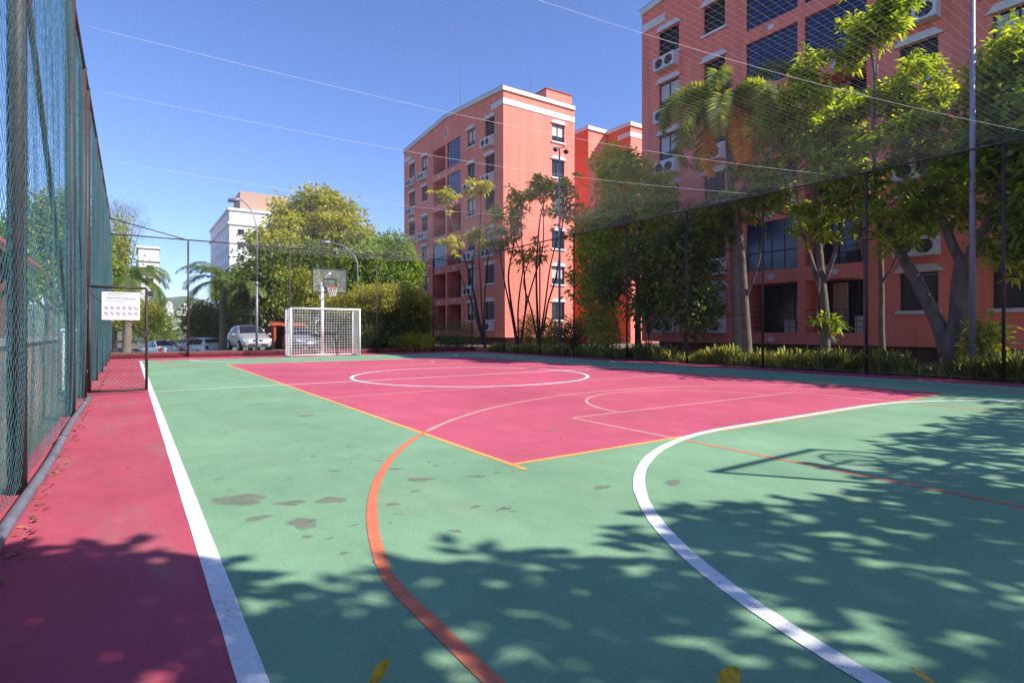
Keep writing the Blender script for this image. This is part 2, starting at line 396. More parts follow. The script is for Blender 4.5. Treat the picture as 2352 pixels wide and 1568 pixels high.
# ------------------------------------------------------------------ setting: ground, court, paint
B0, B1, A0, A1 = -0.64, 15.55, -3.0, 26.75        # fence lines
CB = 7.3; CA = 12.12                              # court centre
def ground_z(b, a):
    z = -0.06
    if a > 36: z -= min(a - 36, 22) * 0.08
    return z
g = MB(); xs = [-3000, -600, -120, -40, -10, 0, 10, 20, 40, 80, 160, 600, 3000]; ys = [-400, -60, -10, 0, 10, 20, 30, 36, 40, 44, 50, 58, 80, 140, 400, 1200, 4000]
gv = [(x, y, ground_z(x, y)) for y in ys for x in xs]
gf = [(j*len(xs)+i, j*len(xs)+i+1, (j+1)*len(xs)+i+1, (j+1)*len(xs)+i) for j in range(len(ys)-1) for i in range(len(xs)-1)]
tag(mesh_obj("ground", gv, gf, M['ground']), kind="structure")
pk = MB(); pys = [28.2, 36, 40, 44, 50, 57]
pv = [(x, y, ground_z(x, y) + 0.012) for y in pys for x in (-30, 10.5)]
tag(mesh_obj("parking_lot", pv, [(2*i, 2*i+1, 2*i+3, 2*i+2) for i in range(len(pys)-1)], M['asphalt']), kind="structure")
bd = MB(); bd.quad((15.75, -12, -0.04), (23.0, -12, -0.04), (23.0, 60, -0.04), (15.75, 60, -0.04))
tag(bd.build("planting_bed", M['soil']), kind="structure")

court = MB(); court.box((B0 - 0.1, A0, -0.25), (B1 + 0.15, A1 + 0.05, 0.0))
court = tag(court.build("court_floor", M['pink_edge']), kind="structure")
def sheet(name, pts, z, m):
    q = MB(); q.poly([(x, y, z) for x, y in pts]); return q.build(name, m, court)
SL, SR = 0.325, 2 * CB - 0.325
BN, BF = -0.1, 24.34                               # base lines
sheet("green_paint", [(SL, BN), (SR, BN), (SR, BF), (SL, BF)], 0.0008, M['green'])
V0, V1, W0, W1 = 2.63, 11.97, 3.87, 20.37          # pink middle rectangle
sheet("pink_paint", [(V0, W0), (V1, W0), (V1, W1), (V0, W1)], 0.0016, M['pink'])
def strip(name, pts, w, z, m, closed=False):
    """painted stripe of width w along a centre line"""
    P = np.array(pts, float)
    if len(P) == 2: P = P[0] + (P[1] - P[0])*np.linspace(0, 1, 90)[:, None]
    T = np.gradient(P, axis=0)
    if closed: T = np.roll(P, -1, 0) - np.roll(P, 1, 0)
    T /= np.linalg.norm(T, axis=1, keepdims=True); Nn = np.stack([-T[:, 1], T[:, 0]], 1) * w / 2 * (1 + RNG.normal(0, .025, len(P)))[:, None]
    n = len(P); vs = [(x, y, z) for x, y in P - Nn] + [(x, y, z) for x, y in P + Nn]
    fs = [(i, n + i, n + (i+1) % n, (i+1) % n) for i in range(n if closed else n - 1)]
    fs = [f[::-1] for f in fs]
    return mesh_obj(name, vs, fs, m, court)
def seg(a, b, n=2): return [(a[0] + (b[0]-a[0])*t, a[1] + (b[1]-a[1])*t) for t in np.linspace(0, 1, n)]
def arc(c, r, t0, t1, n=40): return [(c[0] + r*math.cos(math.radians(t)), c[1] + r*math.sin(math.radians(t))) for t in np.linspace(t0, t1, n)]
Z1, Z2, Z3, Z4 = 0.0024, 0.0030, 0.0036, 0.0042
strip("white_line", seg((SL, BN), (SL, BF)), 0.085, Z1, M['white_line'])
strip("white_line", seg((SR, BN), (SR, BF)), 0.085, Z1, M['white_line'])
strip("white_line", seg((SL + .045, BF), (SR - .045, BF)), 0.07, Z1, M['white_line'])
strip("white_line", seg((SL + .045, CA), (SR - .045, CA)), 0.055, Z1, M['white_line'])
strip("yellow_line", seg((V0, 3.66), (V0, W1)), 0.055, Z2, M['yellow_line'])
strip("yellow_line", seg((V1, 3.66), (V1, W1)), 0.055, Z2, M['yellow_line'])
strip("yellow_line", seg((V0 + .03, W0), (V1 - .03, W0)), 0.055, Z2, M['yellow_line'])
strip("yellow_line", seg((V0 + .03, W1), (V1 - .03, W1)), 0.055, Z2, M['yellow_line'])
for a in (CA - 2.72, CA + 2.72): strip("pale_line", seg((V0 + .03, a), (V1 - .03, a)), 0.045, Z1, M['pale_line'])
strip("center_circle", arc((7.03, CA), 2.87, 0, 360, 97)[:-1], 0.085, Z3, M['white_line'], closed=True)
for gl, s in ((0.1, 1), (24.25, -1)):
    P = arc((5.72, gl), 3.83, 180, 90, 30) + arc((8.88, gl), 3.83, 90, 0, 30)
    if s < 0: P = [(x, 2 * gl - y) for x, y in P]
    strip("penalty_arc", P, 0.085, Z4, M['white_line'])
for c, s in ((1.1, 1), (2 * CA - 1.1, -1)):
    P = seg((CB - 6.345, c - 1.2), (CB - 6.345, c + 1.15), 12) + arc((CB, c), 6.47, 168, 135, 24)
    F = lambda L: [(x, c + s * (y - c)) for x, y in L]
    strip("three_point_line", F(P), 0.062, Z3, M['orange_line'])
    strip("three_point_line", F(arc((CB, c), 6.47, 134.9, 45.1, 40)), 0.05, Z3, M['pale_line'])
    strip("three_point_line", F(arc((CB, c), 6.47, 45, 12, 24) + seg((CB + 6.345, c + 1.15), (CB + 6.345, c - 1.2), 12)), 0.062, Z3, M['orange_line'])
    f0 = 5.5
    G = lambda p: (p[0], c + s * (p[1] - 1.1))
    for bx in (4.67, 9.9):
        strip("lane_line", seg(G((bx, -0.1)), G((bx, 3.84))), 0.045, Z2, M['orange_line'])
        strip("lane_line", seg(G((bx, 3.9)), G((bx, f0))), 0.04, Z1, M['pale_line'])
    strip("free_throw_line", seg(G((4.70, f0)), G((9.87, f0))), 0.042, Z2, M['pale_line'])
    strip("free_throw_arc", [(x, c + s * (y - 1.1)) for x, y in arc((CB, f0), 1.78, 2, 178, 36)], 0.045, Z3, M['pale_line'])
def blob(cx, cy, rx, ry, z, m, name, seed, ang=0.0):
    """stain: rings from the middle (1) to the rim (0); the material lets it thin out unevenly"""
    r = np.random.default_rng(seed); n = 30; ph = r.uniform(0, 6.28, 4)
    t = np.linspace(0, 2*math.pi, n, endpoint=False)
    k = 1 + .16*np.sin(2*t+ph[0]) + .12*np.sin(3*t+ph[1]) + .08*np.sin(5*t+ph[2]) + .05*np.sin(9*t+ph[3])
    vs = [(cx, cy, z)]; at_ = [1.0]
    for s_, a_ in ((.55, .85), (.9, .55), (1.2, 0.0)):
        x, y = rx*k*np.cos(t)*s_, ry*k*np.sin(t)*s_
        vs += list(zip(cx + x*math.cos(ang) - y*math.sin(ang), cy + x*math.sin(ang) + y*math.cos(ang), [z]*n)); at_ += [a_]*n
    fs = [(0, 1 + i, 1 + (i+1) % n) for i in range(n)]
    for q_ in range(2): fs += [(1 + q_*n + i, 1 + (q_+1)*n + i, 1 + (q_+1)*n + (i+1) % n, 1 + q_*n + (i+1) % n) for i in range(n)]
    return mesh_obj(name, vs, fs, m, court, tint=at_)
for i, (x, y, rx, ry, an) in enumerate([(.60, 4.08, .20, .11, -.6), (.86, 3.82, .10, .055, -.6), (1.10, 3.73, .12, .06, -.5), (.83, 3.38, .085, .10, 0),
        (.63, 3.62, .07, .05, 0), (1.40, 3.42, .05, .035, 0), (1.80, 3.87, .11, .05, -.6), (2.20, 3.71, .10, .03, -.6), (1.77, 4.28, .05, .04, 0), (2.78, 2.95, .07, .05, .2), (1.9, 7.6, .14, .06, -.6), (3.3, 2.75, .10, .05, .2)] + [(RNG.uniform(.45, 2.6), RNG.uniform(2.6, 6.0), RNG.uniform(.012, .05), RNG.uniform(.008, .03), RNG.uniform(-1, .4)) for _ in range(26)] + [(RNG.uniform(.5, 13), RNG.uniform(3, 20), RNG.uniform(.03, .12), RNG.uniform(.02, .05), RNG.uniform(-1, .4)) for _ in range(14)]):
    blob(x, y, rx, ry, 0.0014 if not (V0 < x < V1 and W0 < y < W1) else 0.0020, M['worn'], "worn_patch", 40 + i, an)

# ------------------------------------------------------------------ fences
def fence(label, fixed, axis, u0, u1, zt, posts, pitch, wire_r, post_r, iron, wire_m, z0=0.10, gap=None, rails=(), off=0.0):
    t = thing("chain_link_fence", label, "fence")
    P = (lambda u, z, d=0.0: (fixed + d, u, z)) if axis == 'a' else (lambda u, z, d=0.0: (u, fixed + d, z))
    for u in posts:
        q = MB(); q.tube([P(u, -0.05), P(u, zt)], post_r, 10); q.build("post", iron, t, True)
    spans = sorted(set([u0] + [u for u in posts if u0 < u < u1] + [u1]))
    for a, b in zip(spans[:-1], spans[1:]):
        q = MB(); q.tube([P(a, zt), P(b, zt)], post_r * 0.8, 8); q.build("top_rail", iron, t, True)
    for z in rails:
        q = MB(); q.tube([P(u0, z), P(u1, z)], post_r * 0.55, 8); q.build("bottom_rail", iron, t, True)
    parts = [(u0, u1, z0, zt)] if not gap else [(u0, gap[0], z0, zt), (gap[0], gap[1], gap[2], zt), (gap[1], u1, z0, zt)]
    vs = []; fs = []; n = 0
    for (ua, ub, za, zb) in parts:
        A, B = chain_link(ua, ub, za, zb, pitch, wire_r)
        v, f = wires([P(u, z, off) for u, z in A], [P(u, z, off + 0.004) for u, z in B], wire_r)
        vs.append(v); fs.append(f + n); n += len(v)
    tag(mesh_obj("wire_mesh", np.concatenate(vs), np.concatenate(fs), wire_m, t), kind="stuff")
    return t, P
ZL, ZR, ZB = 5.45, 5.15, 4.85
rposts = [round(on_b(x, B1)[0], 2) for x in (1158, 1240, 1318, 1440, 1578, 1752, 1990, 2305)] + [1.6]
fr, _ = fence("dark chain-link fence with iron posts between the court and the garden trees", B1, 'a', A0, A1, ZR, sorted(rposts + [A1, A0]), 0.085, 0.0016, 0.034, M['fence_iron'], M['wire_light'], rails=(0.06,))
fb, PB = fence("dark chain-link fence behind the goal in front of the parked cars", A1, 'b', B0, B1, ZB, [2.0, 6.0, 10.1, 13.2], 0.085, 0.0026, 0.034, M['fence_iron'], M['wire'], z0=0.12, rails=(0.10,))
for (p, q_) in (((B0, 1.85), (2.0, 0.2)), ((B0, ZL), (1.9, ZB))):
    q = MB(); q.tube([(p[0], A1 - 0.05, p[1]), (q_[0], A1 - 0.05, q_[1])], 0.022, 8); q.build("brace", M['fence_iron'], fb, True)
lposts = [0.9, 5.1, 9.3, 11.62, 12.6, 15.6, 18.6, 21.6, 24.4]
fl, _ = fence("tall chain-link fence with dark rusty posts beside the pink walkway", B0, 'a', A0, A1, ZL, lposts, 0.11, 0.0012, 0.055, M['rust_iron'], M['wire_teal'], gap=(11.62, 12.6, 1.95), off=-0.02)
q = MB(); q.tube([(B0, 11.62, 1.95), (B0, 12.6, 1.95)], 0.03, 8); q.build("gate_lintel", M['rust_iron'], fl, True)
q = MB(); q.tube([(B0 - .02, 5.1, 4.2), (B0 - .02, 9.3, 1.1)], 0.022, 8); q.build("brace", M['rust_iron'], fl, True)
q = MB(); q.tube([(B0 - .02, 9.3, 4.2), (B0 - .02, 11.6, 2.1)], 0.022, 8); q.build("brace", M['rust_iron'], fl, True)
# pipe laid along the foot of the fence, with couplings
pp = thing("drain_pipe", "grey plastic pipe lying along the foot of the tall netted fence", "pipe", (0, 0, 0))
q = MB(); P = [(B0 + 0.085 + 0.010*math.sin(y*1.3), y, 0.038) for y in np.linspace(-1.0, 11.4, 40)]; q.tube(P, 0.034, 12); q.build("pipe_run", M['pipe'], pp, True)
for y in (3.75, 7.1, 10.3):
    q = MB(); q.tube([(B0 + 0.085 + 0.010*math.sin(y*1.3), y - .06, 0.04), (B0 + 0.085 + 0.010*math.sin(y*1.3), y + .06, 0.04)], 0.04, 12); q.build("coupling", M['pipe'], pp, True)
# rust-red kerb wall under the back fence
kw = thing("kerb_wall", "low maroon kerb wall under the fence behind the goal", "wall", (0, A1 + 0.15, 0))
q = MB(); q.box((B0 - 1.5, -0.08, -0.1), (B1 + 0.3, 0.14, 0.20)); q.build("wall", mat("maroon_wall_paint", (0.24, 0.03, 0.035), 0.8, col2=(0.32, 0.06, 0.06), scale=5), kw)
# teal netting hung on the left fence in irregular folds
cols = np.arange(2.6, A1 - 0.1, 0.046); rows = np.arange(0.05, ZL - 0.03, 0.044)
jj, kk = np.meshgrid(np.arange(len(cols)), np.arange(len(rows)), indexing='ij')
aa = cols[:, None] + np.zeros_like(rows)[None]; zz = rows[None] + np.zeros_like(cols)[:, None]
sway = 0.06*np.sin(zz*0.9 + aa*0.35) + 0.05*np.sin(zz*2.1 - aa*0.8 + 1.0) + 0.03*np.sin(zz*4.7 + aa*1.9)
zig = 0.021 * np.where((jj + kk) % 2 == 0, 1, -1)
fold = 0.042*np.sin(aa*11.0 + 1.4*np.sin(zz*0.7 + aa*.5)) + 0.03*np.sin(aa*4.1 + zz*0.5) + 0.014*np.sin(aa*23 + zz*2)
bunch = 0.028*np.sin(aa*3.0 + 0.8*np.sin(zz*.6)) + 0.02*np.sin(aa*7.3 + 2.0)
tie = (1 - (zz/ZL)**6)*(1 - .7*(1 - zz/ZL)**10)
Pn = np.stack([B0 + 0.005 + (0.055 + fold*(0.16 + .34*np.clip((aa - 6)/8, 0, 1)))*tie, np.clip(aa + (sway*0.6 + bunch)*tie + zig, 2.3, A1 - 0.05), zz + 0.006*RNG.standard_normal(zz.shape)], -1)
keep = (cols < 11.35) | (cols > 12.75)
v, f = threads(Pn[keep], 0.0014)
tag(mesh_obj("safety_net", v, f, M['net_teal']), "teal nylon netting hanging in folds on the tall fence beside the walkway", "net", kind="thing")

# gate leaf standing open into the court, with notice
gt = thing("gate", "open dark iron chain-link gate hinged on the netted fence", "gate", (B0 + 0.05, 12.05, 0))
GW, GH = 0.84, 1.87
for nm, pts, r in (("stile", [(0.02, 0, 0.05), (0.02, 0, GH)], .024), ("stile", [(GW, 0, 0.05), (GW, 0, GH)], .022), ("rail", [(0, 0, GH), (GW, 0, GH)], .022), ("rail", [(0, 0, 0.06), (GW, 0, 0.06)], .02), ("brace", [(0.02, 0, GH - .1), (GW, 0, 0.95)], .008)):
    q = MB(); q.tube(pts, r, 10); q.build(nm, M['rust_iron'], gt, True)
for z in (0.4, 1.5):
    q = MB(); q.tube([(-.02, 0, z - .05), (-.02, 0, z + .05)], .022, 10); q.build("hinge", M['rust_iron'], gt, True)
q = MB(); q.box((GW - .06, -.03, 1.0), (GW + .03, .03, 1.1)); q.build("latch", M['rust_iron'], gt)
A, B = chain_link(0.03, GW - .02, 0.08, GH - .02, 0.075, .0018)
v, f = wires([(u, 0, z) for u, z in A], [(u, .003, z) for u, z in B], .0018)
tag(mesh_obj("wire_mesh", v, f, M['rust_iron'], gt), kind="stuff")
sg = thing("notice_sign", "white notice with text lines and two rows of round pictograms on the open gate", "sign", (B0 + 0.05, 12.02, 0))
SX0, SX1, SZ0, SZ1 = 0.19, 0.74, 1.30, 1.785
q = MB(); q.box((SX0, -.012, SZ0), (SX1, .0, SZ1)); q.build("plate", M['sign_white'], sg)
rr = np.random.default_rng(3)
for (zc, x0, x1, h) in ((1.752, .12, .78, .014), (1.722, .02, .5, .010), (1.678, .10, .90, .022), (1.634, .03, .97, .010), (1.590, .34, .6, .012), (1.345, .02, .30, .008)):
    q = MB(); x = SX0 + .02 + (SX1-SX0-.04)*x0; xe = SX0 + .02 + (SX1-SX0-.04)*x1
    while x < xe:
        w = rr.uniform(.008, .022); q.box((x, -.0145, zc - h/2), (min(x + w, xe), -.0125, zc + h/2*rr.uniform(.5, 1))); x += w + .005
    q.build("text_line", M['sign_ink'], sg)
for r_ in range(2):
    for c_ in range(6):
        cx, cz = SX0 + .062 + c_*.085, 1.505 - r_*.095
        q = MB(); n = 20
        for k in range(n):
            t0, t1 = 2*math.pi*k/n, 2*math.pi*(k+1)/n
            q.raw([(cx + ra*math.cos(t), -.0145, cz + ra*math.sin(t)) for ra, t in ((.033, t0), (.033, t1), (.026, t1), (.026, t0))], [(0,1,2,3)])
        ic = q.build("pictogram", M['sign_red'], sg)
        q = MB(); q.raw([(cx - .024, -.0152, cz + .016), (cx - .016, -.0152, cz + .024), (cx + .024, -.0152, cz - .016), (cx + .016, -.0152, cz - .024)], [(0,1,2,3)]); q.build("slash", M['sign_red'], ic)
        q = MB(); a_ = rr.uniform(0, 3); q.raw([(cx + .013*math.cos(a_+k*1.57)*(1+.6*(k%2)), -.0137, cz + .013*math.sin(a_+k*1.57)) for k in range(4)], [(0,1,2,3)]); q.build("symbol", M['sign_ink'], ic)

# overhead net with white support ropes
on = thing("overhead_net", "fine pale netting stretched over the whole court on white ropes", "net")
def net_z(b, a):
    t = (b - B0) / (B1 - B0)
    z = ZL + (ZR - ZL) * t
    tb = np.clip((a - 20) / (A1 - 20), 0, 1)
    z = z - (z - ZB) * tb
    return z - 0.22*np.sin(np.pi*np.clip(t, 0, 1)) - 0.05*np.abs(np.sin(np.pi*(a + 3*t)/3.0))*np.sin(np.pi*np.clip(t, 0, 1))
vs = []; fs = []; n = 0
for Lx in (0, 1):
    if Lx == 0:
        aa_ = np.arange(-1.0, A1, 0.105); bb_ = np.linspace(B0, B1, 34)
        A_, B_ = np.meshgrid(aa_, bb_, indexing='ij')
    else:
        bb_ = np.arange(B0 + .05, B1, 0.105); aa_ = np.linspace(-1.0, A1, 48)
        B_, A_ = np.meshgrid(bb_, aa_, indexing='ij')
    wob = 0.012*np.sin(B_*3.1 + A_*2.3)
    v, f = threads(np.stack([B_ + wob, A_ + 0.014*np.sin(B_*2.7 + A_*5.1), net_z(B_, A_)], -1), 0.0009)
    vs.append(v); fs.append(f + n); n += len(v)
tag(mesh_obj("netting", np.concatenate(vs), np.concatenate(fs), M['net_grey'], on), kind="stuff")
for (al, ar) in ((1.2, -1.6), (6.3, 3.4), (10.0, 7.2), (12.6, 9.6), (17.6, 15.2)):
    t = np.linspace(0, 1, 40); b_ = B0 + (B1 - B0)*t; a_ = al + (ar - al)*t
    q = MB(); q.tube(np.stack([b_, a_, net_z(b_, a_) - 0.015 - .05*np.sin(np.pi*t)], 1), 0.0021, 5); q.build("support_rope", M['rope'], on, True)

# ------------------------------------------------------------------ goal and hoops
go = thing("futsal_goal", "white futsal goal with netting in front of the back fence", "goal", (6.95, 24.3, 0))
GHW, GHH, GD = 1.45, 2.02, 0.95
for nm, pts, r in (("post", [(-GHW, 0, 0), (-GHW, 0, GHH)], .042), ("post", [(GHW, 0, 0), (GHW, 0, GHH)], .042), ("crossbar", [(-GHW - .04, 0, GHH), (GHW + .04, 0, GHH)], .042),
        ("rear_post", [(-GHW, GD, 0), (-GHW, GD, GHH)], .028), ("rear_post", [(GHW, GD, 0), (GHW, GD, GHH)], .028), ("rear_bar", [(-GHW, GD, GHH), (GHW, GD, GHH)], .022),
        ("base_bar", [(-GHW, GD, .04), (GHW, GD, .04)], .035), ("side_bar", [(-GHW, 0, .04), (-GHW, GD, .04)], .03), ("side_bar", [(GHW, 0, .04), (GHW, GD, .04)], .03),
        ("side_bar", [(-GHW, 0, GHH), (-GHW, GD, GHH)], .025), ("side_bar", [(GHW, 0, GHH), (GHW, GD, GHH)], .025)):
    q = MB(); q.tube(pts, r, 10); q.build(nm, M['white_paint'], go, True)
NA, NB_ = [], []
p_ = 0.115
def bulge(x, z): return GD - 0.03 + 0.10*math.sin(math.pi*(x + GHW)/(2*GHW))*math.sin(math.pi*z/GHH) + .02*math.sin(x*7 + z*3)
for x in np.arange(-GHW, GHW + .01, p_):
    zs = np.linspace(.06, GHH - .02, 10)
    for a, b in zip(zs[:-1], zs[1:]): NA.append((x, bulge(x, a), a)); NB_.append((x, bulge(x, b), b))
for z in np.arange(.06, GHH, p_):
    xs_ = np.linspace(-GHW, GHW, 14)
    for a, b in zip(xs_[:-1], xs_[1:]): NA.append((a, bulge(a, z), z)); NB_.append((b, bulge(b, z), z))
    for s in (-1, 1): NA.append((s*GHW, .02, z)); NB_.append((s*GHW, GD, z))
for y in np.arange(p_, GD, p_):
    for s in (-1, 1): NA.append((s*GHW, y, .05)); NB_.append((s*GHW, y, GHH))
    NA.append((-GHW, y, GHH - .01)); NB_.append((GHW, y, GHH - .01))
for x in np.arange(-GHW, GHW, p_): NA.append((x, 0, GHH - .01)); NB_.append((x, GD, GHH - .01))
v, f = wires(NA, NB_, .0062, 4)
tag(mesh_obj("net", v, f, M['rope'], go), kind="stuff")

def hoop(label, y_pole, y_board, sgn):
    h = thing("basketball_hoop", label, "basketball hoop", (CB, y_pole, 0), 0 if sgn < 0 else math.pi, "basketball hoops")
    D = abs(y_board - y_pole)                # local: board at y = -D
    zt, zb = 3.82, 2.78
    q = MB(); q.tube([(0.06, 0, 0), (0.06, 0, 3.3)], .075, 14); q.build("pole", M['white_paint'], h, True)
    q = MB(); q.bevel_box((-.16, -.2, 0), (.28, .2, .04), .01); q.build("base_plate", M['white_paint'], h)
    q = MB(); q.tube([(0.06, .02, 3.15), (0.04, -D*.5, 3.52), (0.0, -D + .04, 3.62)], .055, 10); q.build("arm", M['white_paint'], h, True)
    q = MB(); q.tube([(0.06, 0, 2.5), (0, -D + .04, 3.0)], .03, 8); q.build("arm_strut", M['white_paint'], h, True)
    q = MB(); q.box((-.74, -D - .006, zb), (.74, -D + .006, zt)); bo = q.build("backboard", M['board'], h)
    q = MB()
    for lo, hi in (((-.765, -D - .02, zb - .03), (.765, -D + .02, zb + .02)), ((-.765, -D - .02, zt - .02), (.765, -D + .02, zt + .03)), ((-.77, -D - .018, zb), (-.725, -D + .018, zt)), ((.725, -D - .018, zb), (.77, -D + .018, zt))): q.box(lo, hi)
    q.build("board_frame", M['black'], bo)
    q = MB(); z0, z1 = zb + .16, zb + .61
    for lo, hi in (((-.295, -D - .011, z0), (.295, -D - .007, z0 + .05)), ((-.295, -D - .011, z1 - .05), (.295, -D - .007, z1)), ((-.295, -D - .0105, z0), (-.245, -D - .0075, z1)), ((.245, -D - .0105, z0), (.295, -D - .0075, z1))): q.box(lo, hi)
    q.build("target_square", M['black'], bo)
    zr = zb + .2; yc = -D - .15 - .23
    q = MB(); q.tube([(.23*math.cos(t), yc + .23*math.sin(t), zr) for t in np.linspace(0, 2*math.pi, 33)], .014, 8); q.box((-.1, -D - .16, zr - .08), (.1, -D - .012, zr + .012)); ri = q.build("rim", M['red_rim'], h, True)
    A, B = [], []
    lv = [(.225, 0), (.19, -.13), (.15, -.26), (.125, -.40)]
    for i in range(3):
        for k in range(12):
            for s in (-1, 1):
                t0 = 2*math.pi*(k + .5*(i % 2))/12; t1 = t0 + s*math.pi/12
                A.append((lv[i][0]*math.cos(t0), yc + lv[i][0]*math.sin(t0), zr + lv[i][1])); B.append((lv[i+1][0]*math.cos(t1), yc + lv[i+1][0]*math.sin(t1), zr + lv[i+1][1]))
    v, f = wires(A, B, .0065, 4); tag(mesh_obj("hoop_net", v, f, M['rope'], h), kind="stuff")
    return h
hoop("basketball hoop with clear backboard on a white pole behind the futsal goal", 26.42, 25.0, -1)
hoop("basketball hoop at the near end that throws its shadow onto the green paint", -2.15, -0.75, 1)

# ------------------------------------------------------------------ apartment buildings
ROWT = [18.1 - 2.94*k for k in range(6)]
WH = 1.45
def wall_sheet(y0, y1, z0, z1, holes, put, depth):
    """flat wall with real openings and reveals; put(u, z, d) maps to local space, d is depth into the building"""
    q = MB()
    us = sorted(set([y0, y1] + [h[i] for h in holes for i in (0, 1)])); zs = sorted(set([z0, z1] + [h[i] for h in holes for i in (2, 3)]))
    for a, b in zip(us[:-1], us[1:]):
        for c, d in zip(zs[:-1], zs[1:]):
            mu, mz = (a + b)/2, (c + d)/2
            if any(h[0] < mu < h[1] and h[2] < mz < h[3] for h in holes): continue
            q.quad(put(a, c, 0), put(b, c, 0), put(b, d, 0), put(a, d, 0))
    for (a, b, c, d) in holes:
        dd = depth(a, b, c, d)
        q.quad(put(a, c, 0), put(a, c, dd), put(a, d, dd), put(a, d, 0)); q.quad(put(b, c, dd), put(b, c, 0), put(b, d, 0), put(b, d, dd))
        q.quad(put(a, d, 0), put(a, d, dd), put(b, d, dd), put(b, d, 0)); q.quad(put(a, c, dd), put(a, c, 0), put(b, c, 0), put(b, c, dd))
    return q
def win_meshes():
    """window about its bottom centre, facing -x: frame, shutter slats, sill, hood; two widths"""
    out = {}
    for key, w in (('inner', 1.28), ('outer', 1.42)):
        h = WH; fr = MB(); t = .06
        fr.box((.10, -w/2, 0), (.17, -w/2 + t, h)); fr.box((.10, w/2 - t, 0), (.17, w/2, h)); fr.box((.101, -w/2 + t, h - t), (.169, w/2 - t, h)); fr.box((.101, -w/2 + t, 0), (.169, w/2 - t, t)); fr.box((.102, -.03, t), (.168, .03, h - t))
        pa = MB(); pa.box((.15, -w/2 + t, t), (.16, w/2 - t, h - t))
        sl_ = MB(); k = .09
        for i in range(int((h - .14)/k)):
            z = .08 + i*k; sl_.raw([(.125, -w/2 + t, z), (.125, w/2 - t, z), (.142, w/2 - t, z + .075), (.142, -w/2 + t, z + .075)], [(0,1,2,3)])
        si = MB(); si.box((-.10, -w/2 - .12, -.14), (.05, w/2 + .12, -.005))
        ho = MB(); ho.prism([(-.11, -w/2 - .20, h + .02), (-.11, w/2 + .20, h + .02), (-.11, w/2 - .08, h + .30), (-.11, -w/2 + .08, h + .30)], (.13, 0, 0))
        out[key] = (fr, pa, sl_, si, ho, w)
    return out
WM = {k: (v[0].build("window", M['frame_dark']).data, v[1].build("pane", M['glass']).data, v[2].build("shutter", M['shutter']).data, v[3].build("sill", M['trim']).data, v[4].build("hood", M['trim']).data) for k, v in win_meshes().items()}
q = MB(); q.box((-.48, -.72, 0), (.0, .72, .09)); q.box((-.48, -.72, .60), (0, .72, .70)); q.box((-.48, -.72, .09), (-.40, -.62, .60)); q.box((-.48, .62, .09), (-.40, .72, .60)); q.box((-.481, -.06, .09), (-.40, .06, .60))
for y0 in (-.72, .64): q.box((-.40, y0, .0905), (0, y0 + .08, .5995))
for yc in (-.34, .34):
    for sy in (-1, 1):
        for sz in (0, 1):
            zc = .09 if sz == 0 else .60; d = .15 if sz == 0 else -.15
            q.prism([(-.478, yc + sy*.28, zc), (-.478, yc + sy*.12, zc), (-.478, yc + sy*.28, zc + d)], (.06, 0, 0))
AC_BOX = q.build("air_conditioner_box", M['trim']).data
q = MB(); q.box((-.37, -.60, .10), (-.02, .60, .585)); AC_UNIT = q.build("air_conditioner", M['ac_dark']).data
q = MB(); q.prism([(-.02, 0, .16), (-.02, .22, 0), (-.02, 0, -.16), (-.02, -.22, 0)], (.03, 0, 0)); DIAMOND = q.build("diamond_ornament", M['trim']).data
for o in list(COL.objects):
    if o.type == 'MESH' and o.data in [x for v in WM.values() for x in v] + [AC_BOX, AC_UNIT, DIAMOND]: bpy.data.objects.remove(o)
def put_mesh(name, me, parent, loc, rz=0):
    o = bpy.data.objects.new(name, me); COL.objects.link(o); o.parent = parent; o.location = loc; o.rotation_euler = (0, 0, rz); return o
def add_window(b, key, loc, rz=0, shutter=True):
    ms = WM[key]; w = put_mesh("window", ms[0], b, loc, rz)
    if shutter == 'blind':
        o_ = put_mesh("blind", BLIND[key], w, (-.004, 0, 0)); o_.location.z = .45; o_.scale = (1, 1, .66)
    elif shutter: put_mesh("shutter", ms[2], w, (0, 0, 0))
    put_mesh("pane", ms[1], w, (0, 0, 0))
    put_mesh("sill", ms[3], w, (0, 0, 0)); put_mesh("hood", ms[4], w, (0, 0, 0))
BLIND = {}
for k_w in WM:
    me_ = WM[k_w][1].copy(); me_.name = 'blind'; me_.materials.clear(); me_.materials.append(mat('pale_blind_' + k_w, (0.50, 0.48, 0.47), 0.7, var=.1, scale=3, stretch=(1, 1, 12))); BLIND[k_w] = me_
def add_ac(b, loc, rz=0):
    o = put_mesh("air_conditioner_box", AC_BOX, b, loc, rz); put_mesh("air_conditioner", AC_UNIT, o, (0, 0, 0))
HALF, TOP, PEAK, DEEP = 9.5, 20.0, 20.75, 7.2
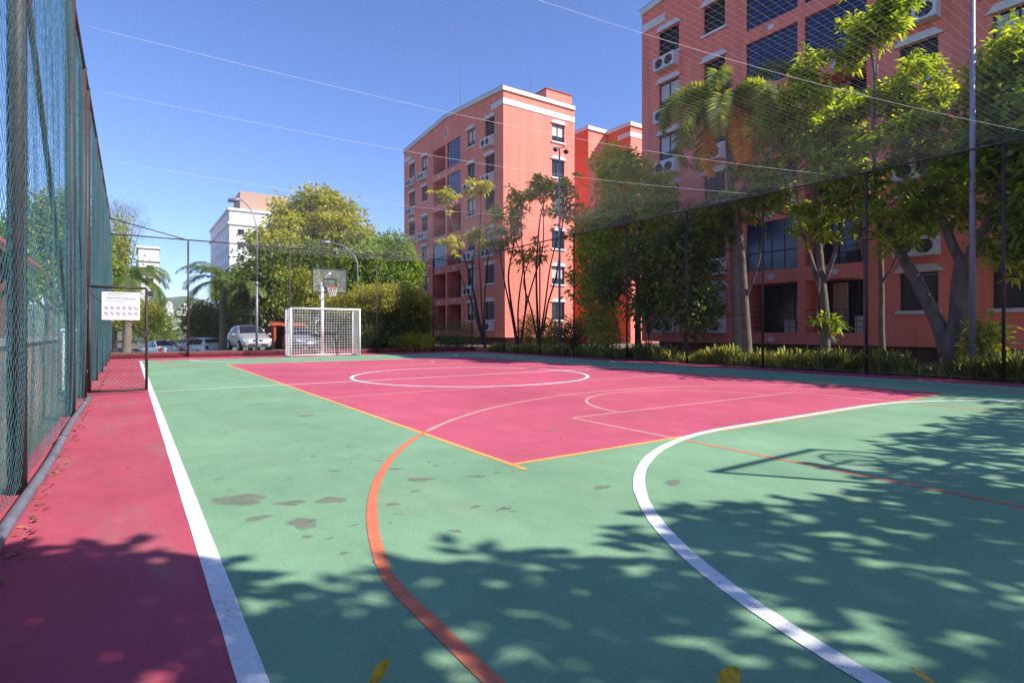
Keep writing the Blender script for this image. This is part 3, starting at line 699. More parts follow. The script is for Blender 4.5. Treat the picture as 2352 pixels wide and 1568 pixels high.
def apartment(label, loc, scale, ac_skip, blue, seed):
    b = thing("apartment_building", label, "building", loc, 0, None, scale)
    r = random.Random(seed)
    wins = [('outer', -7.5), ('inner', -4.55), ('inner', 4.55), ('outer', 7.5)]
    holes = []
    for zt in ROWT:
        for key, y in wins:
            w = 1.28 if key == 'inner' else 1.42
            holes.append((y - w/2, y + w/2, zt - WH, zt))
        for s in (-1, 1):
            lo, hi = (0.16, 2.72) if s > 0 else (-2.72, -0.16)
            holes.append((lo, hi, zt - 2.32, zt))
    wall = wall_sheet(-HALF, HALF, 0.55, TOP, holes, lambda u, z, d: (d, u, z), lambda a, c, d, e: 1.35 if c - a > 2 else .18)
    wall.poly([(0, -HALF, TOP), (0, HALF, TOP), (0, 0, PEAK)])
    w_ = wall.build("facade_wall", M['salmon'], b)
    sh = [(4.76, 6.1, zt - 1.42, zt) for zt in ROWT]
    sw = wall_sheet(0, DEEP, 0.55, TOP, sh, lambda u, z, d: (u, -HALF + d, z), lambda *a: .25)
    sw.build("side_wall", M['salmon'], b)
    q = MB(); q.quad((0, HALF, .55), (0, HALF, TOP), (DEEP, HALF, TOP), (DEEP, HALF, .55)); q.quad((DEEP, -HALF, .55), (DEEP, HALF, .55), (DEEP, HALF, TOP), (DEEP, -HALF, TOP)); q.quad((0, -HALF, .55), (0, HALF, .55), (DEEP, HALF, .55), (DEEP, -HALF, .55)); q.build("rear_wall", M['salmon'], b)
    q = MB(); q.box((.7, -HALF + .7, -1.0), (DEEP - .3, HALF - .7, .549)); q.build("plinth", M['plinth'], b)
    q = MB(); e = .14
    q.raw([(-e, -HALF - e, TOP + .03), (DEEP, -HALF - e, TOP + .03), (DEEP, 0, PEAK + .03), (-e, 0, PEAK + .03), (DEEP, HALF + e, TOP + .03), (-e, HALF + e, TOP + .03)], [(0,1,2,3), (3,2,4,5)])
    rf = q.build("roof", M['roof_grey'], b)
    q = MB(); q.box((4.4, -HALF + .25, TOP + .02), (7.1, -HALF + 3.6, TOP + .95)); q.build("stair_tower", M['salmon'], rf)
    q = MB(); q.box((4.33, -HALF + .18, TOP + .95), (7.17, -HALF + 3.67, TOP + 1.02)); q.build("tower_coping", M['roof_red'], rf)
    # white cornice up the shallow gable and along the end, white band round the corner
    q = MB()
    for s in (-1, 1): q.prism([(-.12, s*(HALF + .02), TOP - .33), (-.12, 0, PEAK - .33), (-.12, 0, PEAK + .02), (-.12, s*(HALF + .02), TOP + .02)], (.118, 0, 0))
    q.box((-.118, -HALF - .12, TOP - .33), (DEEP, -HALF - .002, TOP + .02)); q.build("cornice", M['trim'], b)
    q = MB(); q.box((-.05, HALF - 1.75, 18.62), (-.002, HALF, 19.08)); q.build("band", M['trim'], b)
    q = MB(); q.box((-.05, -HALF, 18.62), (-.002, -HALF + 1.75, 19.08)); q.box((-.05, -HALF - .05, 18.62), (DEEP, -HALF - .002, 19.08)); q.build("band", M['trim'], b)
    q = MB(); q.tube([(-.02, .0 + .42*math.cos(t), 19.1 + .5*math.sin(t)) for t in np.linspace(0, 2*math.pi, 25)], .06, 6); q.build("round_ornament", M['trim'], b, True)
    for ri, zt in enumerate(ROWT):
        for ci, (key, y) in enumerate(wins):
            u_ = r.random(); add_window(b, key, (0, y, zt - WH), 0, True if u_ < .66 else ('blind' if u_ < .8 else False))
            if (ri, ci) not in ac_skip: add_ac(b, (-.004, y, zt - WH - .14 - .75))
        add_window(b, 'inner', (5.43, -HALF, zt - 1.42), math.pi/2, 'blind' if ri in (0, 4) else (ri == 2))
        for s in (-1, 1):
            yc = s*1.44; lo, hi = yc - 1.28, yc + 1.28; zb = zt - 2.32
            bal = MB(); bal.box((1.30, lo, zb), (1.34, hi, zt)); bo = bal.build("balcony_door", M['glass'], b)
            fr_ = MB()
            for k in range(4): fr_.box((1.25, lo + k*(hi - lo - .06)/3, zb + .001), (1.299, lo + k*(hi - lo - .06)/3 + .06, zt - .001))
            fr_.build("door_frame", M['frame_dark'], bo)
            if (ri, s) in blue:
                gl = MB(); gl.box((.10, lo, zb + .02), (.11, hi, zt - .02)); g_ = gl.build("balcony_glazing", M['blue_glass'], b)
                fr_ = MB()
                for k in range(5): fr_.box((.085, lo + k*(hi - lo - .05)/4, zb + .001), (.099, lo + k*(hi - lo - .05)/4 + .05, zt - .001))
                fr_.box((.082, lo, zb + .85), (.098, hi, zb + .92)); fr_.build("glazing_bars", M['frame_dark'], g_)
            else:
                rl = MB()
                for z in (.25, .5, .75, 1.0): rl.tube([(.08, lo, zb + z), (.08, hi, zb + z)], .018, 6)
                for k in range(1, 6): rl.tube([(.08, lo + k*(hi - lo)/6, zb), (.08, lo + k*(hi - lo)/6, zb + 1.0)], .014, 6)
                rl.build("railing", M['frame_dark'], b)
                pf = MB(); w0 = r.uniform(.1, .9)
                pf.bevel_box((.75, lo + w0, zb + .002), (1.15, lo + w0 + .55, zb + r.uniform(.5, .95)), .03); pf.build("balcony_cabinet", M['trim'] if r.random() < .4 else M['shutter'], b)
            if r.random() < .4 and (ri, s) not in blue:
                cu = MB(); yy = lo + r.uniform(.2, 1.4); n_ = 14
                vs_ = [(1.18 + .04*math.sin(k*1.9), yy + k*.05, z_) for z_ in (zb + .15, zt - .1) for k in range(n_)]
                cu.raw(vs_, [(k, k + 1, n_ + k + 1, n_ + k) for k in range(n_ - 1)]); cu.build("curtain", r.choice([M['curtain_violet'], M['trim'], M['curtain_tan']]), b)
            put_mesh("diamond_ornament", DIAMOND, b, (0, yc, zb - .31))
    return b
b1 = apartment("salmon six-storey apartment block with a sunlit end wall beside the sky", (23.9, 45.8, 0), 1.0, {(0, 1), (1, 2), (2, 0), (2, 1), (3, 2), (4, 0), (4, 3), (5, 1), (3, 3)}, {(0, -1), (1, -1), (3, 1)}, 5)
b2 = apartment("large salmon apartment block in shade behind the garden trees", (23.4, 12.72, 0), 0.937, {(0, 1), (0, 2), (1, 2), (2, 0), (2, 1), (3, 2), (4, 0), (4, 3), (5, 1), (5, 0)}, {(0, -1), (0, 1), (1, 1), (1, -1), (4, 1)}, 6)
for (x, y, h, r) in ((1.6, .0, 9.8, .035), (4.5, -7.0, 2.4, .03)):
    q = MB(); q.tube([(x, y, PEAK - .4), (x - .02*h, y + .04*h, PEAK + h)], [r, r*.6], 6); q.build("lightning_rod", M['frame_dark'], b1)
# pieces visible on the big block: orange service wall and door at its near end, bulb
q = MB(); q.box((.32, -9.4, -.4), (.69, -5.4, .548)); q.build("service_wall", M['orange_wall_and_shade'], b2)
q = MB(); q.box((.27, -7.9, -.35), (.318, -6.6, .50)); q.build("service_door", M['plinth'], b2)
q = MB(); q.lathe([(.01, 0), (.06, .03), (.085, .09), (.06, .15), (.01, .18)], (.7, -2.45, ROWT[5] - .20), 14); q.build("ceiling_bulb", M['bulb'], b2, True)

def stepped_block(b, x0, x1, y0, y1, top, nwin):
    """plain block with lit end (y0) and shaded long side (x0)"""
    q = MB(); q.box((x0, y0, -1), (x1, y1, top)); q.build("wall", M['salmon'], b)
    q = MB(); q.box((x0 - .003, y0 + .02, 0.5), (x0 - .002 - .02, y1, top - .35)); q.build("orange_render_and_shade", M['orange_wall_and_shade'], b)  # warm shade of the salmon side, painted on as an orange sheet
    q = MB(); q.box((x0 - .14, y0 - .14, top - .34), (x1, y0 - .002, top + .02)); q.box((x0 - .14, y0, top - .34), (x0 - .026, y1, top + .02)); q.build("cornice", M['trim'], b)
    q = MB(); q.quad((x0 - .14, y0 - .14, top + .03), (x1, y0 - .14, top + .03), (x1, y1, top + .03), (x0 - .14, y1, top + .03)); q.build("roof", M['roof_grey'], b)
bb = thing("apartment_building", "stepped apartment block with its shaded side tinted orange, glimpsed between the two larger blocks", "building", (0, 0, 0))
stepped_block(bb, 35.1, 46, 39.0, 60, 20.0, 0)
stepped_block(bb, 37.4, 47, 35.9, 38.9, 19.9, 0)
q = MB(); q.box((37.32, 35.9, 18.6), (37.375, 37.5, 19.05)); q.box((37.32, 35.85, 18.6), (46, 35.897, 19.05)); q.build("band", M['trim'], bb)
for zt in ROWT:
    for y in (38.0,):
        o = put_mesh("window", WM['outer'][0], bb, (37.37, y, zt - 2.6)); put_mesh("shutter", WM['outer'][2], o, (-.16, 0, 0)); put_mesh("sill", WM['outer'][3], o, (0, 0, 0))

# white tower block far off behind the car park
def white_block(label, p, wb, wa, top, base, rows, pitch, seed, tower=None):
    b = thing("tower_block", label, "building", (p[0], p[1], base))
    wm = mat("white_render_%d" % seed, (0.70, 0.68, 0.68), 0.85, var=.05, scale=.3)
    q = MB(); q.box((0, 0, 0), (wb, wa, top - base)); q.build("wall", wm, b)
    q = MB(); q.box((-.35, -.35, top - base - 3.4), (wb + .3, wa + .3, top - base - 2.9)); q.box((-.35, -.35, top - base - .4), (wb + .3, wa + .3, top - base + .1)); q.build("cornice", wm, b)
    for i in range(rows):
        z = top - base - 5.6 - i*pitch
        for x in np.arange(1.6, wb - 1, 3.6):
            q = MB(); q.box((x, -.06, z), (x + 1.3, -.02, z + 1.3)); w = q.build("window", M['glass'], b)
            q = MB(); q.box((x - .1, -.16, z - .16), (x + 1.4, -.0, z - .02)); q.build("sill", wm, w)
        for y in np.arange(2, wa - 1, 4):
            q = MB(); q.box((-.06, y, z), (-.02, y + 1.4, z + 1.3)); q.build("window", M['glass'], b)
    if tower:
        tm = mat("tan_tower_render_%d" % seed, (0.42, 0.27, 0.20), 0.9, var=.06)
        (tx0, tx1, ty0, ty1, h) = tower
        q = MB(); q.box((tx0, ty0, top - base), (tx1, ty1, top - base + h)); t_ = q.build("roof_tower", tm, b)
        q = MB(); q.lathe([(1.2, 0), (1.25, .5), (.7, .9), (.1, 1.0)], ((tx0 + tx1)/2, (ty0 + ty1)/2, top - base + h), 12); q.build("tank_cap", M['roof_grey'], t_)
c0 = at(527, 478, 120)
white_block("white tower block with a tan roof tower behind the car park trees", c0, 26, 34, c0[2], -8, 9, 2.75, 1, (2.5, 13, 3, 12, 4.6))
c0 = at(318, 565, 130)
white_block("distant white flat-roofed block behind the palm above the gate", c0, 4, 16, c0[2], -8, 5, 3.0, 2)

# hill with scattered houses on the horizon
rh = np.random.default_rng(5)
hx = np.linspace(-1500, 900, 80); hy = np.linspace(0, 500, 14)
hv = []
for j, y in enumerate(hy):
    for x in hx:
        t = j/(len(hy) - 1)
        env = math.sin(math.pi*min(1, t*.62 + .02))
        hh = 50 + 12*math.sin(x*.011 + 1) + 8*math.sin(x*.027) + 5*math.sin(x*.06 + 2)
        hv.append((x, 850 + y, -6 + env*hh + rh.normal(0, 1.2)))
hf = [(j*80 + i, j*80 + i + 1, (j+1)*80 + i + 1, (j+1)*80 + i) for j in range(13) for i in range(79)]
hill = tag(mesh_obj("hill", hv, hf, mat("wooded_hillside", (0.085, 0.125, 0.075), 0.95, col2=(0.17, 0.20, 0.13), scale=0.05, bump=1.0, bscale=.1), smooth=True), kind="structure")
for k in range(16):
    px = rh.uniform(345, 440); F = rh.uniform(740, 860); p = at(px, rh.uniform(705, 745), F)
    q = MB(); w = rh.uniform(6, 11); q.box((-w/2, -w/2, -8), (w/2, w/2, 5)); q.prism([(-w/2 - .5, -w/2, 5), (w/2 + .5, -w/2, 5), (0, -w/2, 8)], (0, w, 0))
    tag(q.build("hillside_house", M['trim'], None, loc=tuple(p)), "small pale house scattered on the distant wooded hill", "house", "houses on the distant hill")

# ------------------------------------------------------------------ left side: wall, pavilion
gw = thing("garden_wall", "weathered beige rendered wall behind the netted fence", "wall", (-0.95, 0, 0))
q = MB(); q.box((-.16, 2, -.1), (0, 11.4, .98)); q.build("wall", mat("weathered_render", (0.36, 0.30, 0.23), 0.9, col2=(0.13, 0.11, 0.08), scale=1.6, bump=.5, bscale=14, stretch=(1, 1, .6)), gw)
q = MB(); q.box((-.20, 2, .98), (.04, 11.4, 1.03)); q.build("coping", M['concrete'], gw)
wp = thing("gate_pillar", "white painted pillar behind the netted fence near the gate", "pillar", (-1.0, 14.1, 0))
q = MB(); q.bevel_box((-.1, -.1, -.05), (.1, .1, 1.1), .015); q.build("shaft", M['white_paint'], wp)
q = MB(); q.bevel_box((-.13, -.13, 1.1), (.13, .13, 1.15), .015); q.build("cap", M['white_paint'], wp)
pv_ = thing("pavilion", "open pavilion with red clay tile roof behind the netted fence", "pavilion", (-2.6, 0, 0))
for y in (11, 14.5, 18, 21.5, 24.4):
    q = MB(); q.box((-.45, y - .09, -.1), (-.27, y + .09, 3.24)); q.build("post", M['plinth'], pv_)
q = MB(); q.box((-6.2, 10.5, -.1), (-6.0, 24.8, 3.3)); q.box((-6.2, 24.62, -.1), (-.3, 24.8, 3.1)); q.build("rear_wall", M['plinth'], pv_)
q = MB(); q.raw([(0, 10, 3.22), (0, 25, 3.22), (-3.2, 25, 4.45), (-3.2, 10, 4.45), (-6.5, 10, 3.22), (-6.5, 25, 3.22)], [(0,1,2,3), (3,2,5,4)]); rf = q.build("roof", M['roof_red'], pv_)
q = MB(); q.tube([(-.05, 10, 3.26), (.0, 10.001, 3.25)], .08, 8)
for y in np.arange(10.1, 25, .26):
    q = MB(); sx = np.array([(0.06, y, 3.24), (-3.2, y, 4.49)]); q.tube(sx, .10, 6, True); q.build("tile_row", M['roof_red'], rf, True)
q = MB(); q.box((-.02, 10, 3.08), (.03, 25, 3.20)); q.build("fascia", M['plinth'], pv_)

# ------------------------------------------------------------------ red enclosure and lamps by the car park
p0 = at(629, 745, 37)
en = thing("bin_enclosure", "orange-red painted masonry enclosure beside the silver hatchback", "enclosure", (p0[0], p0[1], ground_z(*p0[:2])))
q = MB(); q.box((0, 0, 0), (.14, 3, 1.75)); q.box((.14, 2.86, 0), (2.0, 3, 1.75)); q.box((1.86, 0, 0), (2.0, 2.86, 1.75)); q.box((.8, .0, 0), (1.0, 2.86, 1.7)); q.build("wall", M['enclosure'], en)
q = MB(); q.prism([(-.1, -.1, 1.75), (2.1, -.1, 1.75), (2.1, 3.1, 2.15), (-.1, 3.1, 2.15)], (0, 0, .06)); q.build("roof_slab", M['enclosure'], en)

def lamp_street(label, x, F, ytop, arm):
    p = at(x, HY, F); zt = at(x, ytop, F)[2]; gz = ground_z(p[0], p[1])
    t = thing("street_lamp", label, "street lamp", (p[0], p[1], gz))
    right = np.array([CS, -SN, 0])
    q = MB(); path = [(0, 0, 0), (0, 0, (zt - gz)*.45)] ; q.tube(path, [.07, .055], 10); q.build("pole", M['galv'], t, True)
    H = zt - gz
    pts = [np.array([0, 0, H*.45]), np.array([0, 0, H*.8])] + [right*arm*u**1.6 + np.array([0, 0, H*.8 + H*.2*math.sin(u*1.45)]) for u in (.15, .35, .55, .75, .9, 1.0)]
    q = MB(); q.tube(pts, np.linspace(.045, .028, len(pts)), 8); q.build("arm", M['galv'], t, True)
    e = pts[-1]; d = right*(1 if arm > 0 else -1)
    q = MB(); q.tube([e - d*.05, e + d*.2 - np.array([0, 0, .02]), e + d*.55 - np.array([0, 0, .06])], [.07, .14, .09], 10); q.build("lamp_head", M['galv'], t, True)
    q = MB(); q.tube([(0, 0, H*.45 - .1), (0, 0, H*.45 + .1)], .078, 10); q.build("collar", M['galv'], t, True)
lamp_street("tall street lamp with curved arm in front of the silver hatchback", 590, 29.5, 458, -.95)
lamp_street("street lamp with long curved arm among the trees right of the hoop", 821, 34, 556, -1.7)
def flood(label, x, b_, ytop, r, heads):
    a_, F = on_b(x, b_); zt = CAM_H + (HY - ytop)/FPX*F
    t = thing("floodlight_pole", label, "floodlight", (b_, a_, -.05))
    q = MB(); q.tube([(0, 0, 0), (0, 0, zt*.5), (0, 0, zt)], [r*1.15, r, r*.75], 12); q.build("pole", M['galv'], t, True)
    q = MB(); q.tube([(-.34, .0, zt - .10), (.34, 0, zt + .04)], .022, 8); q.build("crossbar", M['galv'], t, True)
    for k in range(heads):
        xx = -.30 + .60*k/max(1, heads - 1); rot = Matrix.Translation((xx, -.1, zt - .2)) @ Matrix.Rotation(.6, 4, 'Y')
        q = MB(); q.box((-.09, -.10, -.05), (.09, .10, .05), rot); q.build("floodlight_head", M['frame_dark'], t)
flood("slim galvanised floodlight pole with cross arm before the sunlit end wall", 1285, 16.2, 335, .05, 2)
flood("thick galvanised pole rising past the top of the picture behind the fence", 2234, 16.4, -40, .066, 2)
lp = at(1490, 782, 24)
gl_ = thing("garden_lantern", "small black lantern post standing by the shaded block", "lantern", (lp[0], lp[1], -.04))
q = MB(); q.tube([(0, 0, 0), (0, 0, 1.0)], .025, 8); q.build("post", M['black'], gl_, True)
q = MB(); q.lathe([(.03, 1.0), (.10, 1.06), (.13, 1.32), (.16, 1.33), (.02, 1.5)], n=8); q.build("lamp_housing", M['black'], gl_)
sp = at(437, 775, 52)
q = MB(); q.tube([(0, 0, 0), (0, 0, 4.9)], .07, 8)
tag(q.build("slim_post", M['white_paint'], None, True, loc=(sp[0], sp[1], ground_z(sp[0], sp[1]))), "slim pale post standing behind the white hatchback", "post")

# ------------------------------------------------------------------ cars
def car(name, label, paint, pos, heading, body='hatch', rear_tint=False):
    """heading: unit (x, y) of the way the bonnet points; local +x is forward"""
    t = thing(name, label, "car", pos, math.atan2(heading[1], heading[0]), "cars parked beyond the back fence")
    if body == 'hatch':
        st = np.array([  # x, top z, belt z, half width, roof half width
            (1.98, .50, .46, .52, .40), (1.93, .66, .58, .70, .56), (1.75, .76, .68, .80, .68), (1.35, .87, .79, .835, .72), (.98, .95, .87, .845, .73),
            (.80, 1.02, .89, .85, .72), (.35, 1.30, .90, .855, .635), (.05, 1.44, .91, .855, .60), (-.5, 1.49, .93, .855, .585), (-1.1, 1.46, .95, .85, .585), (-1.5, 1.38, .97, .84, .60), (-1.78, 1.10, .96, .82, .65), (-1.90, .92, .88, .79, .68), (-1.95, .62, .58, .74, .64)])
    else:
        st = np.array([(2.25, .50, .46, .52, .40), (2.2, .64, .57, .70, .56), (2.0, .74, .66, .80, .68), (1.5, .85, .78, .84, .72), (1.05, .93, .86, .85, .73), (.88, .98, .88, .855, .72), (.38, 1.26, .89, .86, .63), (.05, 1.38, .90, .86, .60), (-.5, 1.43, .91, .86, .585), (-.95, 1.39, .93, .855, .59), (-1.45, 1.10, .95, .85, .66), (-1.6, 1.03, .95, .845, .70), (-2.1, 1.0, .93, .81, .70), (-2.2, .90, .86, .79, .68), (-2.24, .6, .56, .74, .64)])
    zb = .24; sec = []
    for (x, zt, zl, w, rw) in st:
        zm = zb + (zl - zb)*.45
        half = [(0, zb), (w*.86, zb), (w*.97, zb + .10), (w, zm), (w*.985, zl - .05), (w*.955, zl), (rw + (w*.955 - rw)*.12, zt - .035 if zt - zl > .12 else zl + (zt - zl)*.6), (rw*.85, zt), (0, zt + .018)]
        pts = [(x, y, z) for y, z in half] + [(x, -y, z) for y, z in half[-2:0:-1]]
        sec.append(pts)
    n = len(sec[0]); q = MB()
    q.raw([p for s in sec for p in s], [(i*n + k, i*n + (k+1) % n, (i+1)*n + (k+1) % n, (i+1)*n + k) for i in range(len(sec)-1) for k in range(n)] + [tuple(range(n-1, -1, -1)), tuple((len(sec)-1)*n + k for k in range(n))])
    body_o = q.build("body", paint, t, True)
    S = np.array(sec)
    def between(i, k, f=0.0, off=.008):
        """point on section line k, fraction f from station i to i+1, pushed outward"""
        p = S[i][k]*(1 - f) + S[i+1][k]*f
        d = np.array([0, p[1], p[2] - .85]); d = d/np.linalg.norm(d)
        return p + d*off
    def lerp(a, b, f): return a*(1-f) + b*f
    hood_i = 4 if body == 'hatch' else 4
    # windscreen
    def screen(name_, i0, i1, k0=6, inset=.06, sgn=1):
        L0, R0 = S[i0][k0], S[i0][n - k0]; L1, R1 = S[i1][k0], S[i1][n - k0]
        rows_ = []
        for f in (0.0, .5, 1.0):
            ii = i0 + (i1 - i0)*f; a_ = int(math.floor(ii)); fr_ = ii - a_
            if a_ >= len(S) - 1: a_ = len(S) - 2; fr_ = 1.0
            row = []
            for k in (6, 7, 8, 9, 10):
                p = S[a_][k]*(1 - fr_) + S[a_+1][k]*fr_
                p = p.copy(); p[1] *= .93; p[0] += .012*sgn; p[2] += .012; row.append(p)
            rows_.append(row)
        q = MB()
        for r0_, r1_ in zip(rows_[:-1], rows_[1:]):
            for k in range(4): q.raw([r0_[k], r0_[k+1], r1_[k+1], r1_[k]], [(0,1,2,3)])
        return q.build(name_, M['glass'], t, True)
    if body == 'hatch': screen("windscreen", 5, 7); screen("rear_window", 10, 11, sgn=-1); wins_ = ((6, 8), (8, 10))
    else: screen("windscreen", 5, 7); screen("rear_window", 9, 11, sgn=-1); wins_ = ((6, 8), (8, 10))
    for s in (1, -1):
        for (i0, i1) in wins_:
            q = MB(); kA, kB = (5, 6) if s == 1 else (n - 5, n - 6)
            a0 = lerp(S[i0][kA], S[i0][kB], .12); a1 = lerp(S[i1][kA], S[i1][kB], .12); b0_ = lerp(S[i0][kA], S[i0][kB], .92); b1_ = lerp(S[i1][kA], S[i1][kB], .92)
            mids = []
            pts = []
            for i in range(i0, i1 + 1): pts.append(lerp(S[i][kA], S[i][kB], .10))
            for i in range(i1, i0 - 1, -1): pts.append(lerp(S[i][kA], S[i][kB], .93))
            pts = [p + np.array([0, s*.010, .004]) for p in pts]
            c = sum(pts)/len(pts); pts = [c + (p - c)*np.array([.95, 1, 1]) for p in pts]
            q.poly(pts); q.build("side_window", M['glass'], t)
    fx = st[0][0]; rx = st[-1][0]
    for s in (1, -1):
        q = MB(); q.raw([(fx - .04, s*.50, .58), (fx - .03, s*.50, .69), (fx - .16, s*.74, .74), (fx - .20, s*.785, .70), (fx - .12, s*.73, .58)], [(0,1,2,3,4)])
        q.v = [(x + .035, y*1.02, z) for x, y, z in q.v]; q.build("headlight", M['lamp_glass'], t)
        q = MB(); q.box((rx - .01, min(s*.55, s*.77), .68), (rx + .14, max(s*.55, s*.77), .93)); q.build("tail_light", M['tail_red'], t)
        q = MB(); q.tube([(.62, s*.86, .95), (.60, s*.98, .98)], .02, 6); q.bevel_box((.53, min(s*.95, s*1.08), .92), (.68, max(s*.95, s*1.08), 1.04), .03); q.build("wing_mirror", paint, t)
        for x in (1.25, -1.2) if body == 'hatch' else (1.4, -1.35):
            q = MB(); q.lathe([(.36, -.01), (.36, .015)], (x, s*.852, .30), 20, 'y'); q.build("wheel_arch", M['black'], t)
            q = MB(); q.lathe([(.20, -.11), (.29, -.10), (.305, -.05), (.305, .05), (.29, .10), (.20, .11)], (x, s*.78, .305), 20, 'y'); wh = q.build("tyre", M['tyre'], t, True)
            q = MB(); q.lathe([(.20, -.01), (.19, .01), (.05, .02), (.01, .02)] if s > 0 else [(.20, .01), (.19, -.01), (.05, -.02), (.01, -.02)], (x, s*.89, .305), 10, 'y'); q.build("rim", M['alloy'], wh)
    q = MB(); q.box((fx - .12, -.26, .575), (fx + .012, -.05, .655)); q.box((fx - .12, .05, .575), (fx + .012, .26, .655)); q.build("grille", M['black'], t)
    q = MB(); q.box((fx - .12, -.52, .30), (fx + .015, -.16, .42)); q.box((fx - .12, .16, .30), (fx + .015, .52, .42)); q.build("bumper_intake", M['black'], t)
    q = MB(); q.box((fx, -.2, .46), (fx + .03, .2, .55)); q.build("number_plate", M['sign_white'], t)
    q = MB(); q.box((rx - .04, -.22, .62), (rx - .0, .22, .73)); q.build("number_plate", M['sign_white'], t)
    return t
def park(x, y, F): p = at(x, y, F); return (p[0], p[1], ground_z(p[0], p[1]) + .012)
car("hatchback_car", "silver hatchback parked facing the court behind the street lamp", M['car_silver'], park(572, 800, 33.5), (math.sin(.08), -math.cos(.08)))
car("hatchback_car", "small white hatchback seen from behind between slim post and silver hatchback", M['car_white'], park(458, 800, 41), (-.45, .9))
car("sedan_car", "white sedan parked beyond the open gate with its rear to the court", M['car_white'], park(368, 800, 41), (-.25, .97), 'sedan')
car("sedan_car", "pale silver sedan parked at the far side nearest the netted fence", M['car_silver'], park(296, 800, 47), (.6, .8), 'sedan')
car("hatchback_car", "dark blue car parked in tree shade behind the white hatchback", M['car_blue'], park(486, 800, 47), (-.2, -.98))
car("hatchback_car", "blue-grey hatchback seen through the netting of the goal", M['car_grey'], park(694, 800, 36), (.0, -1))

# ------------------------------------------------------------------ plants
def kites(P, D, Nn, L, W, droop, tint, bend=.42):
    """leaf = kite of two triangles folded across the middle. P base, D unit direction, Nn unit normal"""
    n = len(P); L = np.broadcast_to(L, n)[:, None]; W = np.broadcast_to(W, n)[:, None]; droop = np.broadcast_to(droop, n)[:, None]
    S = np.cross(D, Nn); S /= np.maximum(np.linalg.norm(S, axis=1, keepdims=True), 1e-9)
    mid = P + D*L*bend
    tip = P + D*L - np.array([0, 0, 1.0])*L*droop
    vs = np.stack([P, mid + S*W*.5, tip, mid - S*W*.5], 1).reshape(-1, 3)
    b = (np.arange(n)*4)[:, None]
    f = np.concatenate([b + np.array([[0, 1, 3]]), b + np.array([[1, 2, 3]])], 0)
    return vs, f, np.repeat(np.clip(tint, 0, 1), 4)
def unit(v): return v/np.maximum(np.linalg.norm(v, axis=-1, keepdims=True), 1e-9)
def clump_points(ells, n_clumps, rng, hollow=.35):
    """clump centres inside ellipsoids (c, (rx, ry, rz)), weighted to the outside"""
    vol = np.array([e[1][0]*e[1][1]*e[1][2] for e in ells])**.67; pk = rng.choice(len(ells), n_clumps, p=vol/vol.sum())
    d = unit(rng.standard_normal((n_clumps, 3))); r = .9*(hollow + (1 - hollow)*rng.random(n_clumps))**(1/1.6)
    ph = rng.uniform(0, 6.28, 3)
    lump = 1 + .24*np.sin(d[:, 0]*5 + ph[0])*np.sin(d[:, 2]*6 + ph[1]) + .10*np.sin(d[:, 1]*9 + d[:, 2]*7 + ph[2]); r = r*lump
    C = np.array([ells[k][0] for k in pk]); R = np.array([ells[k][1] for k in pk])
    return C + d*R*(r*rng.uniform(.78, 1.22, n_clumps))[:, None], d, pk
def foliage(ells, n_clumps, per, clump_r, L, W, rng, droop=.25, tone=.45, spread=.22, hollow=.35, upb=.5):
    C, Dc, _ = clump_points(ells, n_clumps, rng, hollow)
    ct = rng.normal(0, spread*.6, n_clumps)
    n = n_clumps*per; idx = np.repeat(np.arange(n_clumps), per)
    off = rng.standard_normal((n, 3))*clump_r*np.array([1, 1, .75])
    P = C[idx] + off
    D = unit(unit(off)*.8 + Dc[idx]*.5 + rng.standard_normal((n, 3))*.6 + np.array([0, 0, .1]))
    Nn = unit(np.array([0, 0, 1.0])*upb + Dc[idx]*.5 + rng.standard_normal((n, 3))*.45)
    t = tone + ct[idx] + rng.normal(0, spread, n)
    return (*kites(P, D, Nn, L*rng.uniform(.7, 1.25, n), W*rng.uniform(.75, 1.2, n), droop*rng.uniform(.3, 1.6, n), t), C)
def rosettes(C, n_leaf, L, W, rng, tone=.5, spread=.2, droop=.55, lift=.25):
    n = len(C)*n_leaf; idx = np.repeat(np.arange(len(C)), n_leaf)
    th = rng.uniform(0, 2*math.pi, n); el = rng.uniform(-.35, .95, n)
    D = np.stack([np.cos(th)*np.cos(el), np.sin(th)*np.cos(el), np.sin(el) + lift*.3], 1); D = unit(D)
    P = C[idx] + D*rng.uniform(.02, .16, n)[:, None]*(L/.3)
    Nn = unit(np.array([0, 0, 1.0]) - D*D[:, 2:3] + rng.standard_normal((n, 3))*.25)
    t = tone + rng.normal(0, spread*.8, len(C))[idx] + rng.normal(0, spread*1.2, n)
    return kites(P, D, Nn, L*rng.uniform(.7, 1.25, n), W*rng.uniform(.8, 1.2, n), droop*rng.uniform(.4, 1.4, n), t)
def join(parts):
    vs = []; fs = []; ts = []; n = 0
    for v, f, t in parts: vs.append(v); fs.append(f + n); ts.append(t); n += len(v)
    return np.concatenate(vs), np.concatenate(fs), np.concatenate(ts)
def limb(path, r0, r1, rng, wob=.03, n=10):
    P = np.array(path, float); k = np.linspace(0, len(P) - 1, max(n, 4*len(P)))
    Q = np.stack([np.interp(k, np.arange(len(P)), P[:, i]) for i in range(3)], 1)
    Q[1:-1] += rng.normal(0, wob, Q[1:-1].shape)*np.array([1, 1, .4])
    for _ in range(2): Q[1:-1] = (Q[:-2] + 2*Q[1:-1] + Q[2:])/4
    return Q, np.linspace(r0, r1, len(Q))
